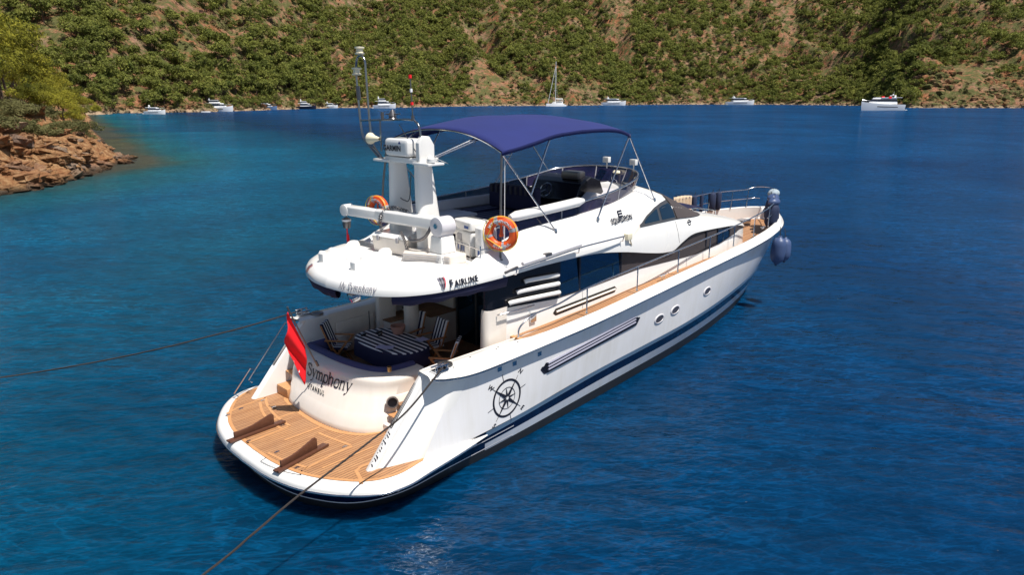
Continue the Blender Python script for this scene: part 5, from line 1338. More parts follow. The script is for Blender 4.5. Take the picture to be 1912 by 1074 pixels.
# fenders, towel
def fender(loc, rot, s, mat, label, navy=False):
    root = empty('fender', loc, label, 'fender', 'fenders at the bow'); root.rotation_euler = rot
    mb = MB(); mb.lathe([(0, -.52), (.06, -.52), (.08, -.47), (.16, -.42), (.235, -.30), (.25, -.1), (.25, .18), (.225, .33), (.15, .43), (.07, .46), (.06, .52), (0, .52)], (0, 0, 0), 20)
    b = mb.build('fender_body', mat, root, 60); b.scale = (s, s, s)
    mb = MB(); mb.tube([(0, 0, .5*s), (-.02, .05, .5*s+.35)], .012, 5); mb.tube([(0, 0, -.5*s), (0, 0, -.56*s)], [.05, .03], 8); mb.build('fender_line', 'rope', root, 60)
    return root
fender((18.8, -2.30, 2.22), (R(2), R(3), 0), 1.0, 'fender', 'grey-blue fender hanging outside the starboard bow, the larger and nearer of two')
fender((19.6, -2.20, 2.12), (R(-6), R(10), 0), .86, 'fender', 'grey-blue fender hanging outside the bow, the shorter one partly behind its neighbour')
fender((20.0, -1.42, 3.22), (R(4), R(6), 0), .95, 'fendernavy', 'dark navy covered fender stowed upright behind the starboard bow rail, aft one')
fender((20.5, -1.22, 3.24), (R(-4), R(-4), 0), .95, 'fendernavy', 'dark navy covered fender stowed upright at the bow rail, middle one')
fender((20.95, -.95, 3.28), (R(3), R(2), 0), .95, 'fendernavy', 'dark navy covered fender stowed upright nearest the bow tip')
for i, (x, y, z) in enumerate(((20.1, -1.42, 3.72), (20.5, -1.2, 3.80), (20.95, -1.0, 3.92))):
    mb = MB(); rw = []
    for a_ in range(9):
        th = math.pi*a_/8; rw.append([(x+.30*math.sin(th)*math.cos(p)*(1+.14*math.sin(3*p+i)), y+.2*math.sin(th)*math.sin(p), z+.15*math.cos(th)*(1+.2*math.sin(4*p))) for p in [2*math.pi*k/14 for k in range(14)]])
    mb.grid(rw, closev=True); o = mb.build('fender_cover', 'paleblue' if i == 2 else 'fender', None, 60)
    tag(o, ['blue-grey folded cover heaped on the aft stowed fender', 'blue-grey folded cover heaped on the middle stowed fender', 'pale folded cover on top of the pile at the bow tip'][i], 'cover', 'folded covers on the stowed fenders')
for i, (x, r_) in enumerate(((19.6, .10), (20.0, .07), (20.55, .15), (20.85, .12))):
    root = empty('fender', tuple(railp(x, .38, -1)), ['slim navy fender upright on the far rail, next to the cream towel', 'thin dark fender on the far rail, between the towel and the thick ones', 'thick navy fender on the far rail, left of a pair', 'navy fender on the far rail, right of a pair'][i], 'fender', 'fenders on the far rail')
    mb = MB(); mb.lathe([(0, -.40), (r_*.6, -.38), (r_, -.30), (r_, .28), (r_*.6, .36), (0, .38)], (0, 0, 0), 12); mb.build('fender_body', 'fendernavy', root, 60)
    mb = MB(); mb.tube([(0, 0, .36), (0, -.03, .5)], .012, 5); mb.build('fender_line', 'rope', root, 60)
mb = MB(); mb.grid([[(18.45+.95*u, -gw(18.45+.95*u)+.05*math.sin(u*30)+.03, 3.05+.68*v+.03*math.sin(u*3.1)) for v in np.linspace(0, 1, 8)] for u in np.linspace(0, 1, 30)])
o = mb.build('drying_towel', 'cream_rope', None, 60); s_ = o.modifiers.new('s', 'SOLIDIFY'); s_.thickness = .04; tag(o, 'cream towel hung to dry over the far bow rail', 'towel')

# mooring lines
def line(pts, r, label, sag=0):
    P = cr(pts, 12); mb = MB()
    mb.tube(P, r, 6)
    # twisted strand
    mb2 = []
    for i, p in enumerate(P): pass
    o = mb.build('mooring_line', 'rope', None, 60); return tag(o, label, 'rope', 'mooring lines from the stern')
line([(2.95, -2.70, 2.46), (1.89, -2.95, 2.0), (.97, -3.08, 1.78), (-.53, -3.37, 1.55), (-1.40, -3.53, 1.35), (-2.20, -3.72, 1.22), (-5.5, -4.5, .9)], .018, 'dark mooring line running from the starboard stern fairlead to the lower edge of the picture')
line([(2.98, 2.66, 2.44), (1.5, 3.4, 2.1), (-.5, 5.0, 1.55), (-3.0, 7.4, 1.0), (-7, 11.5, .4), (-12, 17, -.2)], .018, 'dark mooring line stretching from the port stern over the water to the left')
#SCENERY
# ================================================================== COAST
def unproj(u, v, z=0.0):
    f_ = Vector((math.cos(PSI)*math.cos(PITCH), math.sin(PSI)*math.cos(PITCH), -math.sin(PITCH))); up = RT.cross(f_)
    d = f_+RT*((u-956)/1297)-up*((v-537)/1297); C_ = Vector((CX, CY, CZ)); t = (z-CZ)/d.z
    return C_+d*t
def to_px(P):
    f_ = np.array([math.cos(PSI)*math.cos(PITCH), math.sin(PSI)*math.cos(PITCH), -math.sin(PITCH)]); r_ = np.array(RT); up = np.cross(r_, f_)
    q = np.asarray(P)-np.array([CX, CY, CZ]); w_ = q@f_
    return 956+1297*(q@r_)/w_, 537-1297*(q@up)/w_, w_
rng = np.random.default_rng(4)
def fbm(x, y, oct=4, seed=0.0):
    v = 0; a = 1; f_ = 1
    for k in range(oct):
        v += a*noise.noise(Vector((x*f_, y*f_, seed+k*7.3))); a *= .5; f_ *= 2.05
    return v
def ground_mat():
    t = NT('scree and dry soil'); p = t.pos()
    a = t.noise(.05, 6, .65, p); b = t.noise(.6, 6, .7, p); c2 = t.noise(.16, 5, .7, p)
    soil = t.ramp(b, [(.3, (.06, .024, .013)), (.5, (.25, .095, .045)), (.72, (.42, .22, .12))])
    soil = t.mix(t.ramp(a, [(.4, (0,)*3), (.65, (.55,)*3)]), soil, (.26, .20, .15))
    brush = t.ramp(b, [(.3, (.045, .050, .016)), (.7, (.130, .128, .048))])
    m = t.ramp(c2, [(.40, (0,)*3), (.55, (1,)*3)])
    c = t.mix(m, soil, brush)
    # pale dry rock just above the water
    sx = t.n('SeparateXYZ'); t.l(p, sx.inputs[0]); mr = t.n('MapRange', i_1=.5, i_2=2.2, i_3=.8, i_4=0.0); t.l(sx.outputs[2], mr.inputs[0])
    c = t.mix(mr.outputs[0], c, t.ramp(b, [(.3, (.16, .10, .06)), (.6, (.42, .31, .21))]))
    t.l(c, t.b.inputs['Base Color']); t.set(Roughness=.95, Specular_IOR_Level=.1)
    t.bump(b, .8, 1.2); return t.m
def rock_mat():
    t = NT('ochre shore rock'); p = t.n('TexCoord').outputs['Object']; g = t.pos()
    oi = t.n('ObjectInfo')
    b = t.noise(1.6, 7, .7, p); c2 = t.noise(.25, 4, .6, g)
    base = t.ramp(b, [(.28, (.06, .028, .015)), (.44, (.25, .115, .048)), (.58, (.40, .23, .105)), (.78, (.54, .40, .25))])
    c = t.mix(t.ramp(oi.outputs['Random'], [(0, (0,)*3), (.6, (.1,)*3), (1, (.85,)*3)]), base, t.ramp(b, [(.3, (.10, .09, .08)), (.7, (.34, .29, .24))]))
    c = t.mix(t.ramp(c2, [(.45, (0,)*3), (.62, (.5,)*3)]), c, (.30, .12, .05))
    sx = t.n('SeparateXYZ'); t.l(g, sx.inputs[0]); mr = t.n('MapRange', i_1=.15, i_2=.6, i_3=.9, i_4=0.0); t.l(sx.outputs[2], mr.inputs[0])
    c = t.mix(mr.outputs[0], c, (.035, .026, .018))
    t.l(c, t.b.inputs['Base Color']); t.set(Roughness=.9, Specular_IOR_Level=.2)
    t.bump(t.noise(2.6, 8, .75, g), 1.0, .35); return t.m
def leaf_mat(name, dark, light, yellow=0.):
    t = NT(name); oi = t.n('ObjectInfo'); at = t.n('Attribute', attribute_name='tint')
    s_ = t.n('Math', operation='ADD'); t.l(oi.outputs['Random'], s_.inputs[0]); t.l(at.outputs['Fac'], s_.inputs[1])
    fr = t.n('Math', operation='FRACT'); t.l(s_.outputs[0], fr.inputs[0])
    g = t.pos(); n_ = t.noise(.4, 3, .6, g)
    c = t.mix(fr.outputs[0], dark, light)
    c = t.mix(t.ramp(n_, [(.35, (0,)*3), (.7, (.5,)*3)]), c, tuple(x*1.35 for x in light))
    wn = t.n('TexWhiteNoise', noise_dimensions='1D'); t.l(fr.outputs[0], wn.inputs['W'])
    c = t.mix(t.ramp(wn.outputs['Value'], [(.86, (0,)*3), (.9, (.6,)*3)]), c, (.085, .075, .04))
    t.l(c, t.b.inputs['Base Color']); t.set(Roughness=.75, Specular_IOR_Level=.15)
    tr = t.n('BsdfTranslucent'); t.l(c, tr.inputs[0]); ms = t.n('MixShader', i_0=.36); t.l(t.b.outputs[0], ms.inputs[1]); t.l(tr.outputs[0], ms.inputs[2])
    t.l(ms.outputs[0], t.t.nodes['Material Output'].inputs[0]); return t.m
M['ground'] = ground_mat(); M['rock'] = rock_mat()
M['leaf_far'] = leaf_mat('far pine needles', (.055, .080, .016), (.225, .235, .050))
M['leaf_near'] = leaf_mat('near pine needles', (.05, .066, .009), (.33, .30, .035))
M['leaf_bush'] = leaf_mat('scrub leaves', (.06, .070, .022), (.19, .175, .07))
M['bark'] = simple('pine bark', (.10, .065, .045), .95, var=.35, scale=8)

def tri_obj(name, V, F, mat, tint=None, parent=None):
    me = bpy.data.meshes.new(name); nV, nF = len(V), len(F)
    me.vertices.add(nV); me.vertices.foreach_set('co', np.asarray(V, dtype=np.float32).ravel())
    me.loops.add(nF*3); me.loops.foreach_set('vertex_index', np.asarray(F, dtype=np.int32).ravel())
    me.polygons.add(nF); me.polygons.foreach_set('loop_start', np.arange(0, nF*3, 3, dtype=np.int32))
    me.update(calc_edges=True)
    if tint is not None:
        a = me.attributes.new('tint', 'FLOAT', 'FACE'); a.data.foreach_set('value', np.asarray(tint, dtype=np.float32))
    me.materials.append(mat); o = bpy.data.objects.new(name, me); COL.objects.link(o)
    if parent: o.parent = parent
    return o
def crown(seed, nclump, ntri, leaf, flat=.62, spread=1.0, hollow=.45):
    "unit crown (radius about 1, centre at origin) of leaf-sized triangles in clumps"
    r = np.random.default_rng(seed); V = []; T_ = []; ex = r.uniform(.8, 1.25); off = r.uniform(-.35, .35, 3)
    for k in range(nclump):
        d = r.normal(size=3); d /= np.linalg.norm(d); d[2] = abs(d[2])*.9-.25
        rad = r.uniform(hollow, 1.05)*spread; c = d*rad*np.array([ex, 1/ex, flat])+off*(k % 3 == 0); cr_ = r.uniform(.17, .44)
        tn = r.uniform(-.18, .18)
        p = r.normal(size=(ntri, 3)); p /= np.linalg.norm(p, axis=1)[:, None]; p *= (r.uniform(.35, 1, size=(ntri, 1))**.5)*cr_*np.array([1.15, 1.15, .62])
        cen = c+p
        a = r.normal(size=(ntri, 3)); b = r.normal(size=(ntri, 3)); nrm = p/np.linalg.norm(p, axis=1)[:, None]+np.array([0, 0, .5])
        a -= nrm*(np.sum(a*nrm, 1)/np.sum(nrm*nrm, 1))[:, None]*.75; a /= np.linalg.norm(a, axis=1)[:, None]
        b -= nrm*(np.sum(b*nrm, 1)/np.sum(nrm*nrm, 1))[:, None]*.75; b /= np.linalg.norm(b, axis=1)[:, None]
        L = leaf*r.uniform(.6, 1.4, size=(ntri, 1))
        V.append(np.stack([cen, cen+a*L, cen+b*L], 1).reshape(-1, 3)); T_.append(np.full(ntri, tn)+r.uniform(-.05, .05, ntri))
    V = np.concatenate(V); return V, np.arange(len(V)).reshape(-1, 3), np.concatenate(T_)
def trunk_mb(h, r0, seed, limbs=5):
    rr = random.Random(seed); mb = MB(); P = [(0, 0, -.6)]
    x = y = 0
    for k in range(1, 6): x += rr.uniform(-.05, .05)*h; y += rr.uniform(-.05, .05)*h; P.append((x, y, h*k/5))
    mb.tube(P, [r0*1.2, r0, r0*.85, r0*.65, r0*.45, r0*.2], 6)
    for k in range(limbs):
        i = rr.randint(2, 4); p = Vector(P[i]); a = rr.uniform(0, 6.28); L = h*rr.uniform(.2, .38)
        mb.tube([p, p+Vector((math.cos(a)*L*.6, math.sin(a)*L*.6, L*.25)), p+Vector((math.cos(a)*L, math.sin(a)*L, L*.6))], [r0*.4, r0*.28, r0*.12], 5)
    return mb

# ---- far hillside terrain
SH = [(215, -300), (262, -232), (299, -177), (325, -181), (338, -167), (362, -147), (404, -137), (439, -124), (476, -118), (482, -85), (558, -32), (590, 37), (625, 88), (666, 150), (668, 212), (632, 264), (586, 284), (520, 272), (480, 272), (476, 300), (470, 348), (440, 470)]
shc = [Vector((p.x, p.y, 0))*(1+(.012*fbm(p.x*.05, p.y*.05, 3, 60.))) for p in cr([(a, b, 0) for a, b in SH], 22)]
SDIST = [-14, -4, -1, .6, 2, 4, 8, 12]+list(np.arange(17, 120, 5.))+list(np.arange(120, 400, 9.))
def hill_h(u_, s_, f_, l_):
    if s_ < 0: return s_*.35
    g = fbm(f_*.006, l_*.006, 4, 3.1); r1 = 1-abs(fbm(l_*.016+f_*.004, s_*.004, 3, 9.))*2.0
    base = min(s_, 3)*.55+max(0, s_-3)*(.50+.16*g)
    env = min(1, s_/60)
    return max(.1*min(s_, 3), base+env*(13*r1-6)+env*9*g+min(1, s_/14)*1.6*fbm(f_*.06, l_*.06, 3, 1.))
HP = []
for p in shc:
    n_ = p.length; row = []
    for s_ in SDIST:
        q = p*(1+s_/n_); jx = 0
        row.append(G(q.x, q.y, hill_h(0, s_, q.x, q.y)))
    HP.append(row)
mb = MB(); mb.grid(HP); hill = mb.build('hillside', 'ground', smooth=180); tag(hill, kind='structure')
HPn = np.array([[tuple(v) for v in r] for r in HP]); SDn = np.array(SDIST, dtype=float)
def hill_pt(t, s_):
    i = min(max(int(t), 0), len(HPn)-2); f_ = t-i; j = int(np.clip(np.searchsorted(SDn, s_)-1, 0, len(SDn)-2)); g = (s_-SDn[j])/(SDn[j+1]-SDn[j])
    return (HPn[i, j]*(1-f_)+HPn[i+1, j]*f_)*(1-g)+(HPn[i, j+1]*(1-f_)+HPn[i+1, j+1]*f_)*g
# bare scree tongues: (angle column, s from, s to, half width), in the bay's own polar layout
BARE = [(900, 0, 200, 26), (945, 0, 45, 50), (850, 10, 90, 12), (1240, 0, 60, 22), (1310, 0, 22, 30), (1430, 60, 200, 18), (380, 60, 240, 12), (470, 30, 200, 24), (1770, 0, 60, 60), (1870, 0, 40, 50), (560, 120, 240, 14), (210, 100, 260, 10), (1080, 0, 30, 26), (1640, 60, 150, 14), (1150, 90, 220, 14), (1520, 40, 110, 12)]
cands = []
tries = 0
segl = np.array([(shc[i+1]-shc[i]).length for i in range(len(shc)-1)]); cum = np.r_[0, np.cumsum(segl)]
while len(cands) < 8600 and tries < 90000:
    tries += 1
    t = float(np.interp(rng.uniform(0, cum[-1]), cum, np.arange(len(cum)))); s_ = rng.uniform(.8, 300)
    P = hill_pt(t, s_); u_, v_, w_ = to_px(P)
    if not (-40 < u_ < 1950) or v_ < -60: continue
    ang = 956+1297*np.dot(P[:2]-np.array([CX, CY]), np.array(RT)[:2])/np.dot(P[:2]-np.array([CX, CY]), np.array(FW)[:2])
    wob = 22*noise.noise(Vector((s_*.03, ang*.004, 5.)))
    dens = .88+.6*fbm(P[0]*.014, P[1]*.014, 3, 20.)
    if s_ < 55 and (ang < 840 or 1180 < ang < 1700): dens += .55
    for (a0, s0, s1, hw) in BARE:
        if s0-5 < s_ < s1 and abs(ang-a0-wob) < hw*(1+.3*math.sin(s_*.08)): dens -= .75
    if rng.uniform() > dens: continue
    sz = rng.uniform(1.9, 5.4)*(1.0 if s_ > 10 else .85)*(.72 if rng.uniform() < .35 else 1)
    cands.append((w_, t, s_, P, sz))
far_vars = []
for k in range(10): far_vars.append(crown(100+k, 12, 20, .24, flat=.6+.16*(k % 4), hollow=.2))
cands.sort(key=lambda c: c[0]/c[4])
near, rest = cands[:300], cands[300:]
# individual pines
protos = []
for k in range(6):
    V, F, T_ = crown(200+k, 16, 44, .19, flat=.6+.2*(k % 3), hollow=.2)
    root = empty('pine_tree', (0, 0, 0), 'green pine on the wooded slope across the bay', 'tree', 'pines on the far hillside')
    c_ = tri_obj('crown', V, F, M['leaf_far'], T_, root); c_.location = (0, 0, 1.55)
    tb_ = trunk_mb(1.5, .045, k).build('trunk', 'bark', root, 60)
    protos.append(root)
for i, (w_, t, s_, P, sz) in enumerate(near):
    o = protos[i] if i < 6 else copy_tree(protos[i % 6])
    o.location = (P[0], P[1], P[2]-.3); o.rotation_euler = (0, 0, rng.uniform(0, 6.28)); k_ = sz*rng.uniform(.9, 1.15); o.scale = (sz, sz, k_)
# the rest of the wood and the scrub: one merged mesh each
def merge(items, variants, name, mat, label=None):
    VV, TT = [], []
    for (P, sx, sz, lift) in items:
        V, F, T_ = variants[rng.integers(len(variants))]; a = rng.uniform(0, 6.28); c_, s_ = math.cos(a), math.sin(a)
        W = np.stack([(V[:, 0]*c_-V[:, 1]*s_)*sx, (V[:, 0]*s_+V[:, 1]*c_)*sx, V[:, 2]*sz], 1)+np.array([P[0], P[1], P[2]+lift]); VV.append(W); TT.append(T_+rng.uniform(0, 1))
    V = np.concatenate(VV); o = tri_obj(name, V, np.arange(len(V)).reshape(-1, 3), mat, np.concatenate(TT)); tag(o, kind='stuff'); return o
merge([(P, sz, sz*rng.uniform(.95, 1.25), sz*.95) for (w_, t, s_, P, sz) in rest], far_vars, 'pine_wood', M['leaf_far'])
tk_ = []
shr = []
while len(shr) < 8000:
    t = float(np.interp(rng.uniform(0, cum[-1]), cum, np.arange(len(cum)))); s_ = rng.uniform(.5, 270); P = hill_pt(t, s_); u_, v_, w_ = to_px(P)
    if not (-30 < u_ < 1940) or v_ < -30: continue
    if fbm(P[0]*.03, P[1]*.03, 3, 40.) < -.25: continue
    z_ = rng.uniform(.6, 2.1); shr.append((P, z_*1.15, z_*.9, z_*.3))
sv = [crown(300+k, 5, 10, .5, flat=.7, hollow=.2) for k in range(6)]
merge(shr, sv, 'hillside_scrub', M['leaf_bush'])

sr = []
while len(sr) < 1900:
    t = float(np.interp(rng.uniform(0, cum[-1]), cum, np.arange(len(cum)))); P = hill_pt(t, rng.uniform(-3.5, 5.0)); u_, v_, w_ = to_px(P)
    if rng.uniform() < .45:
        P = hill_pt(rng.uniform(len(shc)*.62, len(shc)-2), rng.uniform(2, 46)); u_, v_, w_ = to_px(P)
        if u_ < 1690 or fbm(P[0]*.05, P[1]*.05, 2, 70.) < -.05: continue
    if -30 < u_ < 1940: z_ = rng.uniform(.3, 1.9)*(1+.6*(u_ > 1700)); sr.append((P+np.array([0, 0, .1]), z_*1.4, z_, 0))
rv = []
for me in range(4):
    bm = bmesh.new(); bmesh.ops.create_icosphere(bm, subdivisions=1, radius=.8)
    V = np.array([tuple(v.co*(1+.5*noise.noise(v.co*2+Vector((me*5, 0, 0))))) for v in bm.verts]); F = np.array([[v.index for v in f.verts] for f in bm.faces]); bm.free()
    V = V[F].reshape(-1, 3); rv.append((V, None, np.zeros(len(V)//3)))
merge(sr, rv, 'shore_rocks', M['ground'])
# ---- headland on the left
HL = [(20, -47), (40, -42.5), (48, -41.5), (55.2, -40.7), (58.5, -40.3), (68.3, -42.2), (79.2, -45.0), (83.9, -45.8), (86.5, -48), (92, -52), (102, -58.4), (124, -72), (165, -98), (220, -130), (262, -155), (292, -176), (300, -230), (20, -230)]
pl = np.array(HL, dtype=float)
def sd(f_, l_):
    a = pl; b = np.roll(pl, -1, 0); p = np.array([f_, l_]); ab = b-a; t = np.clip(np.sum((p-a)*ab, 1)/np.sum(ab*ab, 1), 0, 1); d = np.min(np.hypot(*(a+ab*t[:, None]-p).T))
    ins = False
    c = ((a[:, 1] > l_) != (b[:, 1] > l_)); x = (b[:, 0]-a[:, 0])*(l_-a[:, 1])/np.where(np.abs(b[:, 1]-a[:, 1]) < 1e-9, 1e-9, b[:, 1]-a[:, 1])+a[:, 0]
    ins = (np.sum(c & (f_ < x)) % 2) == 1
    return d if ins else -d
def head_h(f_, l_):
    d = sd(f_, l_)+.9*fbm(f_*.35, l_*.35, 3, 2.)
    if d < 0: return max(-2.2, d*.35)
    st = fbm(f_*.22, l_*.22, 4, 8.)
    h = .52*min(d, 7)+.26*max(0, d-7)+min(d, 1.2)*.35
    blk = abs(fbm(f_*.55, l_*.55, 3, 15.))*1.1
    return h+min(1, d/3)*(st*1.1+blk)
def gridpatch(f0, f1, l0, l1, st, name):
    fs = np.arange(f0, f1+st, st); ls = np.arange(l0, l1+st, st)
    mb = MB(); mb.grid([[G(f_, l_, head_h(f_, l_)) for l_ in ls] for f_ in fs]); o = mb.build(name, 'rock', smooth=28); return o
hd = gridpatch(38, 118, -84, -37, .62, 'headland'); tag(hd, kind='structure')
def gridpatch2():
    fs = np.arange(116, 306, 3.2); mb = MB()
    mb.grid([[G(f_, l_, head_h(f_, l_)-.15) for l_ in np.arange(-232, -62, 3.2)] for f_ in fs]); return mb.build('headland_ridge', 'rock', smooth=60)
tag(gridpatch2(), kind='structure')
# boulders
rp = []
for k in range(7):
    bm = bmesh.new(); bmesh.ops.create_icosphere(bm, subdivisions=4, radius=1)
    for v in bm.verts:
        n_ = v.co.normalized(); q = Vector((round(n_.x*1.6)/1.6, round(n_.y*1.6)/1.6, round(n_.z*1.5)/1.5)); v.co = n_.lerp(q, .62)*(1+.30*noise.noise(n_*1.7+Vector((k*9, 0, 0)))+.13*noise.noise(n_*5+Vector((k*9, 4, 0)))+.05*noise.noise(n_*13+Vector((k, 4, 0))))
        v.co.z *= .55
    me = bpy.data.meshes.new('boulder'); bm.to_mesh(me); bm.free(); me.materials.append(M['rock']); rp.append(me)
cnt = 0; rr = random.Random(12)
while cnt < 290:
    f_ = rr.uniform(47, 90); l_ = rr.uniform(-62, -38.5); d = sd(f_, l_)
    if not (-.9 < d < 9) or rr.random() < (d/12): continue
    P = G(f_, l_, 0); z = head_h(f_, l_)
    s_ = rr.choice([.25, .3, .35, .4, .45, .5, .6, .7, .85, 1.15])*(1.1 if f_ < 70 else .8)
    u_, v_, w_ = to_px((P.x, P.y, z))
    if u_ < -25: continue
    o = bpy.data.objects.new('boulder', rp[cnt % 7]); COL.objects.link(o)
    o.location = (P.x, P.y, max(z, -.1)+.1*s_); o.scale = (s_*rr.uniform(.8, 1.7), s_*rr.uniform(.7, 1.1), s_*rr.uniform(.6, 1.1)); o.rotation_euler = (rr.uniform(-.45, .45), rr.uniform(-.45, .45), rr.uniform(0, 6.28))
    tag(o, 'ochre boulder on the rocky shore of the headland at left', 'rock', 'boulders on the headland shore'); cnt += 1
# headland pines
hp_ = []
for k in range(3):
    V, F, T_ = crown(400+k, 30, 250, .060, flat=1.12-.2*k, hollow=.35, spread=.95)
    root = empty('pine_tree', (0, 0, 0), 'x', 'tree', 'pines on the headland')
    c_ = tri_obj('crown', V, F, M['leaf_near'], T_, root); c_.location = (0, 0, 1.55)
    trunk_mb(1.7, .05, 50+k, 8).build('trunk', 'bark', root, 60); hp_.append(root)
def at_u(u, f_): return (u-956)/1297*(f_*.964+1.2)
hl = [(-44, 66, 3.2, 'yellow-green pine cut by the left edge of the picture, lowest on the headland'), (-4, 72, 3.0, 'tall yellow-green pine on the headland beside the left edge'), (-10, 82, 5.0, 'tallest yellow-green pine at the left edge, behind the front ones'),
      (58, 84, 2.0, 'round yellow-green pine on the headland, just right of the tall ones'), (34, 90, 4.4, None), (96, 86, 1.9, 'bright green pine above the rocky slope of the headland'), (124, 96, 1.8, 'small bright pine near the tip of the headland'), (76, 108, 3.8, None),
      (120, 118, 2.4, None), (100, 140, 3.4, None), (146, 138, 2.0, None), (30, 120, 4.6, None), (142, 190, 2.8, None), (110, 200, 4.0, None), (158, 250, 2.9, None), (70, 170, 4.8, None), (40, 160, 5, None), (0, 118, 6.4, None), (176, 280, 2.6, None), (134, 165, 3.0, None), (86, 96, 2.3, None), (140, 108, 1.5, None), (54, 104, 3.0, None), (8, 95, 5.6, None)]
for i, (u, f_, sz, lab) in enumerate(hl):
    o = hp_[i] if i < 3 else copy_tree(hp_[i % 3]); l_ = at_u(u, f_); P = G(f_, l_, head_h(f_, l_)-.3)
    o.location = P; o.scale = (sz*.92, sz*.92, sz*1.12); o.rotation_euler = (0, 0, i*1.7); o['label'] = lab or 'green pine farther back on the wooded headland at left'
# bushes on the headland
bp = []
for k in range(3):
    V, F, T_ = crown(500+k, 18, 90, .10, flat=.75, hollow=.3); root = empty('bush', (0, 0, 0), 'x', 'bush', 'bushes above the headland rocks')
    c_ = tri_obj('foliage', V, F, M['leaf_bush'], T_, root); c_.location = (0, 0, .5); bp.append(root)
    trunk_mb(.7, .04, 70+k, 4).build('stem', 'bark', root, 60)
rr = random.Random(3); n_b = 0
while n_b < 95:
    f_ = rr.uniform(56, 150); u = rr.uniform(-20, 215); l_ = at_u(u, f_); d = sd(f_, l_)
    if d < 3.0 or d > 26: continue
    o = bp[n_b] if n_b < 3 else copy_tree(bp[n_b % 3]); o.location = G(f_, l_, head_h(f_, l_)-.15); s_ = rr.uniform(.6, 1.7); o.scale = (s_*1.2, s_*1.2, s_); o.rotation_euler = (0, 0, rr.uniform(0, 6))
    o['label'] = 'grey-green bush growing above the rocks of the headland'; n_b += 1

